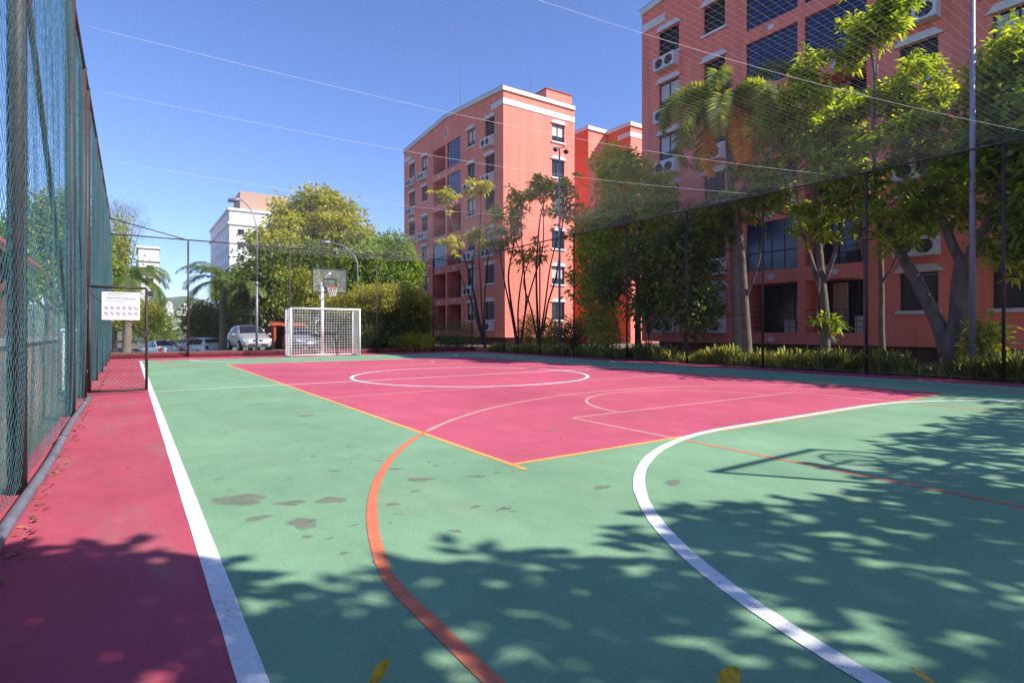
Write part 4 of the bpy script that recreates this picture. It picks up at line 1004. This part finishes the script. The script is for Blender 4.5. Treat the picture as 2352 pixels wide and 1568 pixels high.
def tree(name, label, base, top, r, ells, n_clumps, per, clump_r, L, W, leafm, barkm, seed, tone=.45, spread=.22, nb=10, group=None, hollow=.35, droop=.25, cat="tree"):
    rng = np.random.default_rng(seed)
    base = np.array(base, float); top = np.array(top, float)
    t = thing(name, label, cat, tuple(base), 0, group)
    E = [(np.array(c) - base, rr) for c, rr in ells]
    v, f, tn, C = foliage(E, n_clumps, per, clump_r, L, W, rng, droop, tone, spread, hollow)
    tag(mesh_obj("crown", v, f, leafm, t, False, tn), kind="stuff")
    q = MB(); P, R = limb([(0, 0, -.1), (top - base)*.5, top - base], r, r*.55, rng, .04); q.tube(P, R, 9); q.build("trunk", barkm, t, True)
    for k in range(nb):
        c = C[rng.integers(len(C))]; s = P[rng.integers(len(P)//2, len(P))]
        q = MB(); Q, R2 = limb([s, s*.45 + c*.55 + np.array([0, 0, .12*np.linalg.norm(c - s)]), c], r*.34, r*.06, rng, .04, 8); q.tube(Q, R2, 6); q.build("branch", barkm, t, True)
    return t
def ell_px(x, y, F, rx, ry, dep=None):
    k = F/FPX; return (at(x, y, F), (rx*k if dep is None else (rx*k + dep)/2, rx*k if dep is None else (rx*k + dep)/2, ry*k))
def gpt(x, F): p = at(x, HY, F); return (p[0], p[1], ground_z(p[0], p[1]))

# behind the back fence
tree("broadleaf_tree", "tall yellow-green sunlit tree behind the hoop and street lamp", gpt(715, 46), at(712, 600, 46), .35,
     [ell_px(700, 525, 46, 62, 52), ell_px(662, 492, 46, 32, 36), ell_px(708, 468, 46, 36, 30), ell_px(748, 474, 46, 34, 36), ell_px(632, 535, 45, 36, 36), ell_px(602, 555, 45, 30, 26), ell_px(768, 520, 45, 38, 44), ell_px(800, 488, 46, 26, 24), ell_px(818, 545, 45, 34, 38), ell_px(690, 575, 45, 80, 34), ell_px(850, 560, 46, 20, 22)], 330, 64, .38, .34, .2, M['leaf_lime'], M['bark_dark'], 1, .6, hollow=.5)
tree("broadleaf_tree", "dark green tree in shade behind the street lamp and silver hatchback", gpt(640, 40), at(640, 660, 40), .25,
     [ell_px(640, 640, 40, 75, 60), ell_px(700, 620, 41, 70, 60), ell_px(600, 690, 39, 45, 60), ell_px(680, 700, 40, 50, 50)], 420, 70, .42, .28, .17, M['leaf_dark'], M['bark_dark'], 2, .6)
tree("broadleaf_tree", "green tree with sunlit leaves rising behind the right half of the hedge", gpt(870, 42), at(868, 640, 42), .22,
     [ell_px(850, 615, 42, 55, 55), ell_px(900, 590, 44, 42, 55), ell_px(930, 640, 44, 30, 70), ell_px(800, 640, 41, 45, 50), ell_px(895, 660, 42, 45, 50)], 360, 64, .40, .30, .18, M['leaf_mid'], M['bark_dark'], 3, .38)
tree("small_tree", "light green small tree beside the backboard", gpt(672, 35), at(670, 700, 35), .08,
     [ell_px(668, 655, 35, 32, 45), ell_px(650, 690, 35, 28, 30), ell_px(700, 650, 35, 22, 22)], 70, 40, .25, .2, .13, M['leaf_lime'], M['bark'], 4, .45)
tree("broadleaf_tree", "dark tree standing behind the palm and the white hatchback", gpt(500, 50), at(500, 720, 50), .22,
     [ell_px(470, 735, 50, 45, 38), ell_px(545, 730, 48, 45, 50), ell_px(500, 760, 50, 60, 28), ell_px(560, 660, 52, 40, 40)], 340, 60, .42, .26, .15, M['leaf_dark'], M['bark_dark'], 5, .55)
tree("broadleaf_tree", "tree with yellow-green foliage along the netted fence corner", gpt(262, 40), at(262, 640, 40), .2,
     [ell_px(262, 560, 40, 30, 50), ell_px(275, 640, 40, 36, 55), ell_px(285, 720, 40, 50, 32), ell_px(345, 725, 42, 30, 30)], 220, 50, .36, .2, .12, M['leaf_lime'], M['bark'], 6, .42)
tree("feathery_tree", "thin grey-green feathery tree against the sky beside the fence corner", gpt(290, 70), at(288, 540, 70), .2,
     [ell_px(285, 475, 70, 34, 22), ell_px(305, 510, 70, 28, 30), ell_px(265, 500, 70, 30, 30)], 150, 26, .45, .22, .05, M['leaf_grey'], M['bark'], 7, .5, hollow=.7)
tree("broadleaf_tree", "bushy green tree on the left seen through the teal netting", gpt(110, 27), at(115, 640, 27), .2,
     [ell_px(120, 560, 27, 75, 75), ell_px(60, 620, 26, 60, 70), ell_px(190, 600, 29, 55, 85), ell_px(140, 480, 27, 50, 50), ell_px(205, 690, 30, 60, 50)], 320, 50, .36, .2, .12, M['leaf_lime'], M['bark'], 8, .38)
tree("broadleaf_tree", "dark tree at the picture edge seen through the teal netting", gpt(-10, 24), at(-10, 640, 24), .2,
     [ell_px(-20, 560, 24, 60, 80), ell_px(10, 640, 24, 50, 60)], 130, 50, .36, .2, .12, M['leaf_mid'], M['bark'], 9, .4)
tree("broadleaf_tree", "rusty green low tree behind the open gate and white sedan", gpt(350, 55), at(350, 740, 55), .15,
     [ell_px(335, 740, 55, 38, 40), ell_px(385, 755, 60, 40, 24)], 130, 44, .42, .2, .12, M['leaf_mid'], M['bark_dark'], 10, .42)

def palm(label, base, top, r, nfr, flen, leafm, seed, plumose=False, leaflet=.42, dry=0, droop=1.0, crown_shaft=True, tone=.45):
    rng = np.random.default_rng(seed); base = np.array(base, float); top = np.array(top, float) - base
    t = thing("palm_tree", label, "palm tree", tuple(base))
    q = MB(); P, R = limb([(0, 0, -.1), top*.5 + np.array([.03, 0, 0]), top], r*1.25, r*.8, rng, .012, 14); R = R*(1 + .05*np.cos(np.arange(len(R))*3.1)); q.tube(P, R, 10); q.build("trunk", M['palm_bark'], t, True)
    if crown_shaft:
        q = MB(); q.tube([top - np.array([0, 0, .1]), top + np.array([0, 0, .35]), top + np.array([0, 0, .9])], [r*1.0, r*1.25, r*.45], 10); q.build("crown_shaft", M['palm_bark'], t, True)
        top = top + np.array([0, 0, .7])
    for k in range(nfr + dry):
        isdry = k >= nfr
        az = 2.4*k + rng.uniform(-.3, .3); el0 = rng.uniform(-.1, 1.15) if not isdry else rng.uniform(-.9, -.5)
        n = 26; fl = flen*rng.uniform(.8, 1.15); h = np.array([math.cos(az), math.sin(az), 0])
        pts = [top.copy()]; e = el0
        for i in range(n):
            pts.append(pts[-1] + (h*math.cos(e) + np.array([0, 0, math.sin(e)]))*fl/n); e -= droop*(1.9 if not isdry else .8)/n*(.4 + 1.2*i/n)
        pts = np.array(pts); T = unit(np.gradient(pts, axis=0))
        q = MB(); q.tube(pts[::2], np.linspace(.028, .006, len(pts[::2])), 4, False)
        side = np.cross(h, [0, 0, 1.0])
        i0 = 4; m_ = 4 if plumose else 2
        st = np.linspace(i0, n, 3*(n - i0)); Pb = np.stack([np.interp(st, np.arange(n+1), pts[:, i]) for i in range(3)], 1); Tb = np.stack([np.interp(st, np.arange(n+1), T[:, i]) for i in range(3)], 1)
        PP = []; DD = []; NN = []; LL = []
        env = np.sin(np.pi*np.clip((st - i0)/(n - i0)*.86 + .12, 0, 1))
        for s in (1, -1):
            for rep in range(m_ - 1):
                PP.append(Pb); upn = np.cross(side, Tb); tilt = (rng.uniform(-.9, .9, (len(st), 1)) if plumose else rng.normal(.05, .12, (len(st), 1)))
                DD.append(unit(side*s + Tb*.55 + upn*tilt)); NN.append(unit(upn + rng.normal(0, .15, Pb.shape))); LL.append(leaflet*(.35 + .75*env)*rng.uniform(.85, 1.1, len(st)))
        PP, DD, NN, LL = map(np.concatenate, (PP, DD, NN, LL))
        v, f, tn = kites(PP, DD, NN, LL, .03 + .025*leaflet, .32 if not plumose else .22, tone + rng.normal(0, .16, len(PP)) + rng.normal(0, .12), .4)
        rv = np.array(q.v); rf = np.array([x for fc in q.f for x in ((fc[0], fc[1], fc[2]), (fc[0], fc[2], fc[3]))])
        vv = np.concatenate([rv, v]); ff = np.concatenate([rf, f + len(rv)]); tt = np.concatenate([np.full(len(rv), .5), tn])
        mesh_obj("dry_frond" if isdry else "frond", vv, ff, M['leaf_dry'] if isdry else leafm, t, False, tt)
    return t
palm("palm with drooping fronds behind the slim post and white hatchback", gpt(512, 40), at(512, 668, 40), .24, 24, 3.2, M['leaf_palm'], 21, leaflet=.75, tone=.18)
palm("palm with arching fronds rising above the gate notice", gpt(290, 35), at(294, 662, 35), .22, 22, 2.9, M['leaf_palm'], 22, leaflet=.7, tone=.25)
palm("young palm among the dark trees left of the goal", gpt(575, 38), at(576, 690, 38), .13, 14, 2.2, M['leaf_palm'], 23, leaflet=.42, tone=.3)

def hedge(name, label, ells, n_clumps, per, L, W, leafm, seed, tone, cat="hedge", base=None, growth=None):
    rng = np.random.default_rng(seed); c = np.array(ells[0][0]) if base is None else np.array(base)
    loc = np.array([c[0], c[1], ground_z(c[0], c[1])])
    t = thing(name, label, cat, tuple(loc))
    v, f, tn, C = foliage([(np.array(e[0]) - loc, e[1]) for e in ells], n_clumps, per, .16, L, W, rng, .12, tone, .2, hollow=.55, upb=.3)
    tag(mesh_obj("foliage", v, f, leafm, t, False, tn), kind="stuff")
    if growth:
        v, f, tn, C = foliage([(np.array(e[0]) - loc, e[1]) for e in growth], n_clumps//2, per, .14, L, W, rng, .12, .6, .2, hollow=.6, upb=.5)
        tag(mesh_obj("sunlit_new_growth", v, f, M['leaf_hedge'], t, False, tn), kind="stuff")  # young yellow leaves, coloured brighter to stand for sun on the top
    for k in range(5):
        q = MB(); e = ells[k % len(ells)][0] - loc; x, y = e[0] + rng.uniform(-.3, .3), e[1] + rng.uniform(-.3, .3)
        Q, R = limb([(x*.7, y*.7, -.05), (x*.85, y*.85, e[2]*.5), (x, y, e[2])], .045, .02, rng, .03, 6); q.tube(Q, R, 6); q.build("stem", M['bark_dark'], t, True)
    return t
hedge("clipped_hedge", "big rounded clipped hedge with yellow-green top behind the back fence corner",
      [ell_px(890, 742, 31.5, 92, 62), ell_px(800, 750, 30.5, 73, 48), ell_px(945, 745, 32, 46, 58), ell_px(860, 770, 31, 110, 45)], 2600, 30, .13, .075, M['leaf_dark'], 31, .75, growth=[ell_px(890, 690, 30.6, 92, 34), ell_px(800, 702, 29.6, 72, 26), ell_px(945, 698, 31, 46, 32)])
hedge("garden_shrub", "low yellowish shrub at the foot of the clipped hedge", [ell_px(955, 785, 29.5, 45, 18), ell_px(925, 790, 29, 30, 12)], 120, 24, .16, .05, M['leaf_lime'], 32, .6, "shrub")

# right-hand garden trees (planes of constant b behind the side fence)
def bt(x, y, b): a, F = on_b(x, b); return at(x, y, F)
def eb(x, y, b, rx, ry, dep=None):
    a, F = on_b(x, b); return ell_px(x, y, F, rx, ry, dep)
def big_leaf_tree(label, limbs, crowns, ros, per_ros, L, W, seed, leafm=None, barkm=None, tone=.5, group=None, name="broadleaf_tree", lean=.4):
    """limbs: list of (list of points, r0, r1); crowns: ellipsoids filled with drooping rosettes of long leaves"""
    rng = np.random.default_rng(seed); base = np.array(limbs[0][0][0], float); base[2] = -.06
    t = thing(name, label, "tree", tuple(base), 0, group)
    E = [(np.array(c) - base, r) for c, r in crowns]
    H, D, _ = clump_points(E, max(8, ros//6), rng, .25)
    C = np.repeat(H, 5, axis=0) + rng.normal(0, .21, (len(H)*5, 3))*np.array([1, 1, .7])
    v, f, tn = rosettes(C, per_ros, L, W, rng, tone)
    tag(mesh_obj("crown", v, f, leafm or M['leaf_mid'], t, False, tn), kind="stuff")
    ends = []
    for i, (pts, r0, r1) in enumerate(limbs):
        P = [np.array(p) - base for p in pts]; 
        if i == 0: P[0][2] = -.05
        Q, R = limb(P, r0, r1, rng, .02, 12); q = MB(); q.tube(Q, R, 10); q.build("trunk" if i == 0 else "limb", barkm or M['bark'], t, True)
        ends.append(Q[len(Q)//2:])
    E_ = np.concatenate(ends)
    for k in range(min(26, ros//5)):
        c = C[rng.integers(len(C))]; s = E_[np.argmin(np.linalg.norm(E_ - c, axis=1) + rng.random(len(E_))*.5)]
        q = MB(); Q, R = limb([s, s*.5 + c*.5 - np.array([0, 0, .05]), c], .028, .010, rng, .03, 6); q.tube(Q, R, 5); q.build("twig", barkm or M['bark'], t, True)
    return t
# forked tree near the thick pole
Bf = 17.3
big_leaf_tree("large forked tree with pale trunks beside the thick galvanised pole",
    [([bt(2195, 850, Bf), bt(2192, 800, Bf), bt(2205, 700, Bf), bt(2212, 600, Bf)], .27, .17),
     ([bt(2178, 815, Bf), bt(2150, 730, Bf), bt(2085, 610, Bf), bt(2030, 520, Bf), bt(1990, 450, Bf)], .19, .09),
     ([bt(2212, 610, Bf), bt(2170, 520, Bf), bt(2130, 430, Bf), bt(2110, 340, Bf)], .12, .06),
     ([bt(2215, 620, Bf), bt(2265, 520, Bf), bt(2300, 420, Bf), bt(2330, 300, Bf)], .14, .06),
     ([bt(2010, 480, Bf), bt(2010, 340, Bf), bt(2005, 240, Bf), bt(2015, 150, Bf)], .05, .03)],
    [eb(2090, 500, 17.1, 120, 75), eb(2190, 420, 17.4, 130, 90), eb(2290, 400, 17.6, 100, 130), eb(2280, 260, 17.8, 110, 110), eb(2100, 330, 17.2, 110, 70), eb(2330, 130, 18, 90, 110), eb(2320, 560, 17.5, 70, 70)],
    640, 16, .29, .10, 51, tone=.62)
big_leaf_tree("slender tree with round leafy heads in front of the blue-glazed balconies",
    [([bt(2030, 840, 18.2), bt(2025, 700, 18.2), bt(2022, 560, 18.2), bt(2012, 420, 18.2), bt(2005, 300, 18.2), bt(2010, 160, 18.2), bt(1990, 90, 18.2)], .085, .03),
     ([bt(2024, 660, 18.2), bt(2060, 590, 18.2), bt(2075, 520, 18.2)], .04, .02)],
    [eb(1985, 85, 18.2, 72, 72), eb(2050, 25, 18.2, 40, 40), eb(2110, 170, 18.2, 60, 45), eb(2090, 240, 18.2, 70, 40)], 260, 16, .29, .10, 52, tone=.62)
big_leaf_tree("bushy tree with drooping leaves in front of the ground-floor balconies",
    [([bt(1898, 840, 17.6), bt(1895, 720, 17.6), bt(1885, 600, 17.6), bt(1872, 480, 17.6), bt(1865, 330, 17.6)], .15, .05),
     ([bt(1895, 690, 17.6), bt(1860, 590, 17.6), bt(1835, 500, 17.6)], .09, .04), ([bt(1893, 650, 17.6), bt(1925, 560, 17.6), bt(1940, 470, 17.6)], .07, .03)],
    [eb(1860, 240, 17.8, 90, 130), eb(1900, 360, 17.6, 100, 80), eb(1890, 520, 17.3, 75, 80), eb(1800, 300, 17.9, 70, 80), eb(1950, 280, 17.6, 60, 80), eb(1905, 745, 17.3, 18, 22), eb(1800, 450, 17.8, 60, 50)],
    580, 16, .29, .10, 53, tone=.6)
big_leaf_tree("pair of thin pale stems with a leafy head near the fence post", [([bt(1990, 830, 16.9), bt(1985, 640, 16.9), bt(1975, 500, 16.9)], .05, .03)],
    [eb(1960, 430, 17, 60, 60), eb(1990, 520, 17, 35, 40)], 80, 17, .32, .12, 57, tone=.6)
palm("plume palm with yellow-green bushy fronds and dry orange ones", (*bt(1697, 850, 17.9)[:2], -.06), bt(1672, 285, 17.9), .15, 20, 3.3, M['leaf_palm'], 54, plumose=True, leaflet=.5, dry=3, droop=1.5, crown_shaft=True, tone=.62)
big_leaf_tree("ivy-covered grey trunk with hanging leaves beside the plume palm", [([bt(1720, 845, 17.2), bt(1712, 700, 17.2), bt(1700, 560, 17.2), bt(1690, 450, 17.2)], .16, .09), ([bt(1712, 690, 17.2), bt(1745, 600, 17.2), bt(1760, 520, 17.2)], .05, .03)],
    [eb(1690, 480, 17.2, 80, 50), eb(1650, 540, 17.4, 60, 60), eb(1770, 470, 17.2, 60, 50), eb(1720, 410, 17.4, 80, 50)], 260, 16, .26, .08, 58, tone=.4, name="ivy_tree")
tree("dense_tree", "dense rounded tree with sunlit olive top before the stepped block", (*bt(1465, 800, 19.5)[:2], -.05), bt(1465, 560, 19.5), .16,
     [eb(1440, 430, 19.5, 85, 85), eb(1420, 520, 19.3, 75, 70), eb(1500, 470, 19.6, 60, 70), eb(1400, 590, 19, 55, 60), eb(1415, 380, 19.5, 45, 35), eb(1352, 545, 19.3, 42, 42), eb(1345, 630, 19.0, 38, 55), eb(1375, 690, 18.6, 45, 60)], 330, 52, .22, .22, .12, M['leaf_mid'], M['bark_dark'], 55, .75)
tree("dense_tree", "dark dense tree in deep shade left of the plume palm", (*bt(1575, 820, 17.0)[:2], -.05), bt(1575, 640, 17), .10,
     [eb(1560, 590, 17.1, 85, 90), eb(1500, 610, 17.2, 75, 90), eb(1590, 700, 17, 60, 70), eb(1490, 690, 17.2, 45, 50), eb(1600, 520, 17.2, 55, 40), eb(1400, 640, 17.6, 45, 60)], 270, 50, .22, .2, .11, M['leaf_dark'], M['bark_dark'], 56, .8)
tree("dense_tree", "leafy tree filling the picture edge above the window air conditioner", (*bt(2420, 850, 18)[:2], -.05), bt(2400, 500, 18), .16,
     [eb(2340, 300, 18, 70, 110), eb(2370, 150, 18.2, 80, 120), eb(2400, 480, 17.6, 80, 90)], 260, 50, .26, .2, .11, M['leaf_mid'], M['bark'], 59, .5)
# leggy rosette trees in front of the sunlit end wall
def leggy(label, bx, b_, stems, seed, tone=.65):
    rng = np.random.default_rng(seed); base = bt(bx, 790, b_); base[2] = -.06
    t = thing("umbrella_tree", label, "tree", tuple(base)); heads = []
    for i, s in enumerate(stems):
        P = [np.array([0, 0, -.05])] + [bt(x, y, b_ + rng.uniform(-.4, .4)) - base for x, y in s]
        Q, R = limb(P, .085 if i == 0 else .06, .022, rng, .03, 12); q = MB(); q.tube(Q, R, 7); q.build("trunk" if i == 0 else "limb", M['bark_dark'], t, True); heads.append(Q[-1]); heads.append(Q[-3] + rng.normal(0, .18, 3))
        for j in range(18): heads.append(Q[-1] + rng.normal(0, .42, 3)*np.array([1, 1, .65]))
    v, f, tn = rosettes(np.array(heads), 20, .36, .13, rng, tone, .2, .5)
    tag(mesh_obj("crown", v, f, M['leaf_lime'], t, False, tn), kind="stuff")
leggy("leggy umbrella tree with bright yellow-green heads before the shaded facade", 1115, 18.5, [[(1095, 700), (1070, 600), (1040, 520), (1022, 455)], [(1105, 690), (1100, 580), (1105, 430)], [(1112, 700), (1120, 600), (1142, 495)], [(1090, 700), (1085, 640), (1092, 540)], [(1085, 700), (1060, 640), (1035, 560)]], 61, .72)
leggy("leggy umbrella tree with crossing dark stems before the sunlit end wall", 1192, 17.4, [[(1180, 730), (1165, 640), (1180, 560), (1185, 490)], [(1205, 720), (1225, 640), (1250, 560), (1248, 440)], [(1170, 700), (1150, 600), (1150, 560)], [(1190, 700), (1205, 600), (1175, 530)], [(1210, 690), (1200, 600), (1195, 455)]], 62, .62)
leggy("leggy umbrella tree leaning behind the slim floodlight pole", 1238, 18.2, [[(1235, 720), (1230, 640), (1240, 500), (1262, 425)], [(1255, 710), (1280, 630), (1290, 540), (1302, 440)], [(1220, 710), (1200, 650), (1215, 590)], [(1250, 700), (1265, 600), (1300, 490)]], 63, .6)
hedge("garden_shrub", "variegated light green shrub at the foot of the dense tree", [eb(1370, 725, 17.5, 38, 48), eb(1385, 770, 17.2, 40, 35), eb(1345, 690, 17.6, 22, 24)], 150, 22, .15, .07, M['leaf_lime'], 33, .62, "shrub")
hedge("garden_shrub", "dark rounded shrub behind the slim floodlight pole", [eb(1315, 768, 17, 42, 38)], 160, 26, .10, .05, M['leaf_dark'], 34, .45, "shrub")
hedge("garden_shrub", "upright lime-green shrub between the leggy umbrella trees", [eb(1212, 755, 18.8, 20, 38)], 90, 24, .16, .035, M['leaf_lime'], 35, .5, "shrub")
hedge("garden_shrub", "bright shrub against the foot of the sunlit end wall", [eb(1262, 765, 18.6, 24, 32)], 70, 22, .18, .05, M['leaf_lime'], 36, .6, "shrub")
hedge("garden_shrub", "dark spreading shrub before the shaded facade", [eb(1050, 770, 18.5, 55, 32), eb(1010, 790, 17.6, 50, 16)], 200, 24, .14, .04, M['leaf_dark'], 37, .6, "shrub")
hedge("garden_shrub", "small leafy plant growing up beside the thick galvanised pole", [eb(2258, 775, 16.8, 18, 38)], 30, 16, .22, .09, M['leaf_lime'], 38, .5, "shrub")
# trees past the right edge of the picture and beyond the near end of the court: they shade it
k_ = 0
for (b_, a_, z_, r_, tt) in ((17.6, -1.5, 5.2, 2.4, 71), (18.0, 2.4, 5.6, 2.3, 72)):
    tree("broadleaf_tree", "garden tree past the picture edge that shades the right of the court", (b_, a_, -.05), (b_, a_, z_ - 1), .16, [((b_, a_, z_), (r_, r_, 1.7)), ((b_ - .6, a_ + .8, z_ + .9), (1.4, 1.4, 1.0))], 240, 42, .26, .24, .13, M['leaf_mid'], M['bark'], tt, .45, group="trees past the right edge")
rs = np.random.default_rng(77)
eb_ = np.array([-2.0, -.6, 0, .34, .5, 1.1, 1.66, 2.0, 2.84, 3.5, 4.66, 5.05, 6.3, 8.0, 11.0, 14.0]); ea_ = np.array([4.3, 4.0, 3.7, 3.2, 2.7, 2.7, 2.45, 2.1, 2.45, 2.2, 1.85, 2.15, 2.6, 2.75, 2.75, 3.0])
def dapple(x, y):
    return (np.sin(x*5.1 + 1.3*np.sin(y*3.7)) * np.sin(y*6.3 + 1.1*np.sin(x*4.3 + 1)) + .7*np.sin(x*9.7 + y*4.1)*np.sin(y*11.3 - x*3.1) + .75*np.sin(x*19 + 3*np.sin(y*5))*np.sin(y*23 + x*7))
pts = []
while len(pts) < 1600:
    x = rs.uniform(-2.0, 14.5); y = rs.uniform(-2.5, 4.4); lim = np.interp(x, eb_, ea_) - .22
    if y > lim: continue
    gap = .60 if x < 1.2 else .06
    if y > lim - .45: gap += .25
    if dapple(x, y) > gap: continue
    h = rs.uniform(3.9, 5.6) if x > .8 else rs.uniform(3.8, 4.8)
    pts.append((x + .715*h, y - .92*h, h))
pts = np.array(pts); trunks = np.array([(3.4, -2.9), (6.8, -3.9), (10.2, -3.8), (13.6, -4.0), (17.0, -3.8)])
own = np.argmin(np.linalg.norm(pts[:, None, :2] - trunks[None], axis=2), axis=1)
for i, tp in enumerate(trunks):
    C = pts[own == i]; base = np.array([tp[0], tp[1], -.05]); C = C - base
    if len(C) == 0: continue
    t = thing("broadleaf_tree", "tree beyond the near end of the court casting the dappled shade", "tree", tuple(base), 0, "trees beyond the near end")
    per = 16; n = len(C)*per; idx = np.repeat(np.arange(len(C)), per)
    off = rs.standard_normal((n, 3))*np.array([.08, .08, .08]); D = unit(off + rs.standard_normal((n, 3))*.08); Nn = unit(np.array([.4, -.5, .8]) + rs.standard_normal((n, 3))*.4)
    v, f, tn = kites(C[idx] + off, D, Nn, .19*rs.uniform(.7, 1.3, n), .11*rs.uniform(.8, 1.2, n), .2*rs.uniform(.2, 1.4, n), .45 + rs.normal(0, .2, n))
    tag(mesh_obj("crown", v, f, M['leaf_mid'], t, False, tn), kind="stuff")
    top = C.mean(0)*np.array([.6, .6, .72]); q = MB(); Q, Rr = limb([(0, 0, 0), top*.5, top], .15, .09, rs, .03); q.tube(Q, Rr, 9); q.build("trunk", M['bark'], t, True)
    for k in range(9):
        c = C[rs.integers(len(C))]; s0 = Q[rs.integers(len(Q)//2, len(Q))]
        q = MB(); Q2, R2 = limb([s0, s0*.5 + c*.5 + np.array([0, 0, .15]), c], .05, .012, rs, .04, 7); q.tube(Q2, R2, 6); q.build("branch", M['bark'], t, True)

# strap-leaved border plants along the right fence (uncountable), leaf litter
rg = np.random.default_rng(91); PP = []; DD = []; LL = []; NN = []; tn = []
for k in range(1300):
    a_ = rg.uniform(2.8, 25.5); b_ = 15.85 + abs(rg.normal(0, .55))
    if math.sin(a_*2.3 + 1.5*math.sin(a_*.9)) + rg.normal(0, .5) < -.75: continue
    hgt = (.30 + .55*abs(math.sin(a_*1.9 + 2*math.sin(a_*.7))))*rg.uniform(.7, 1.25)*(1 if a_ < 16 else .75)
    n = 22; th = rg.uniform(0, 2*math.pi, n); el = rg.uniform(.75, 1.5, n)
    D = np.stack([np.cos(th)*np.cos(el), np.sin(th)*np.cos(el), np.sin(el)], 1)
    PP.append(np.array([b_, a_, -.05]) + rg.normal(0, .05, (n, 3))*np.array([1, 1, 0])); DD.append(D); LL.append(hgt*rg.uniform(.7, 1.3, n)); NN.append(unit(np.stack([np.cos(th + 1.57), np.sin(th + 1.57), np.full(n, .3)], 1))); tn.append(np.clip(rg.normal(.62, .22) + rg.normal(0, .2, n), 0, 1))
PP, DD, LL, NN, tn = map(np.concatenate, (PP, DD, LL, NN, tn))
S = unit(np.cross(DD, [0, 0, 1.0])); w = .016
mid = PP + DD*LL[:, None]*.62; tip = PP + DD*LL[:, None]*np.array([1.25, 1.25, .62]) + np.array([0, 0, .0])
v = np.stack([PP - S*w*.7, PP + S*w*.7, mid + S*w, tip, mid - S*w], 1).reshape(-1, 3); b5 = (np.arange(len(PP))*5)[:, None]
f = np.concatenate([b5 + [[0, 1, 2]], b5 + [[0, 2, 4]], b5 + [[4, 2, 3]]], 0)
tag(mesh_obj("border_grass", v, f, M['grass'], None, False, np.repeat(tn, 5)), "strap-leaved border grass along the foot of the garden fence", "grass", kind="stuff")

def leaf_mesh(L, W, curl, seed):
    r = np.random.default_rng(seed); n = 9; vs = []; fs = []
    for i in range(n):
        u = i/(n - 1); w = W*math.sin(math.pi*min(1, u*.94 + .04))**.8*.5; zc = curl*L*(u - .1)**2
        vs += [(L*u, -w, zc + w*.45), (L*u, 0, zc), (L*u, w, zc + w*.45 + r.normal(0, .002))]
    for i in range(n - 1):
        for k in range(2): fs.append((i*3 + k, i*3 + k + 1, i*3 + 3 + k + 1, i*3 + 3 + k))
    return vs, fs
for (lab, x, y, L, W, curl, rz, ry, sd) in (("curled yellow fallen leaf standing up beside the orange arc", 846, 1582, .105, .040, .35, -.3, -.75, 1), ("broad orange-yellow fallen leaf at the bottom edge of the picture", 1652, 1592, .085, .06, .5, -.1, -.6, 2), ("thin dry leaf with dark stalk near the bottom of the white arc", 2150, 1576, .09, .022, .3, 2.35, -.4, 3)):
    F = CAM_H*FPX/(y - HY); p = at(x, y, F)
    vs, fs = leaf_mesh(L, W, curl, sd); o = mesh_obj("fallen_leaf", vs, fs, M['leaf_fallen'], None, True, RNG.uniform(.3, .9, len(vs)))
    o.location = (p[0], p[1], .008); o.rotation_euler = (.75 if sd < 3 else -.6, ry, rz); tag(o, lab, "leaf", "fallen leaves in the foreground")
rl = np.random.default_rng(93); n = 300
y_ = rl.uniform(2.6, 20, n); x_ = np.where(rl.random(n) < .95, B0 + .14 + abs(rl.normal(0, .035, n)), rl.uniform(B0 + .1, SL - .1, n)); n2 = 260
y2 = rl.uniform(3, 25, n2); x2 = B1 - .05 - abs(rl.normal(0, .16, n2)); n3 = 150; x3 = rl.uniform(.4, 14, n3); y3 = rl.uniform(1.8, 22, n3)
PX = np.concatenate([x_, x2, x3]); PY = np.concatenate([y_, y2, y3]); nn = len(PX)
P = np.stack([PX, PY, np.full(nn, .006) + rl.uniform(0, .010, nn)], 1); th = rl.uniform(0, 6.28, nn)
D = unit(np.stack([np.cos(th), np.sin(th), rl.uniform(.0, .35, nn)], 1)); Nn = unit(np.array([0, 0, 1.0]) + rl.normal(0, .3, (nn, 3)))
LN = np.where(np.arange(nn) >= nn - n3, .022, .042)*rl.uniform(.6, 1.5, nn)
v, f, tn = kites(P, D, Nn, LN, LN*.45, .0, rl.uniform(0, 1, nn))
tag(mesh_obj("leaf_litter", v, f, M['litter'], None, False, tn), "scattered dry brown leaves along the fence feet and on the paint", "leaves", kind="stuff")
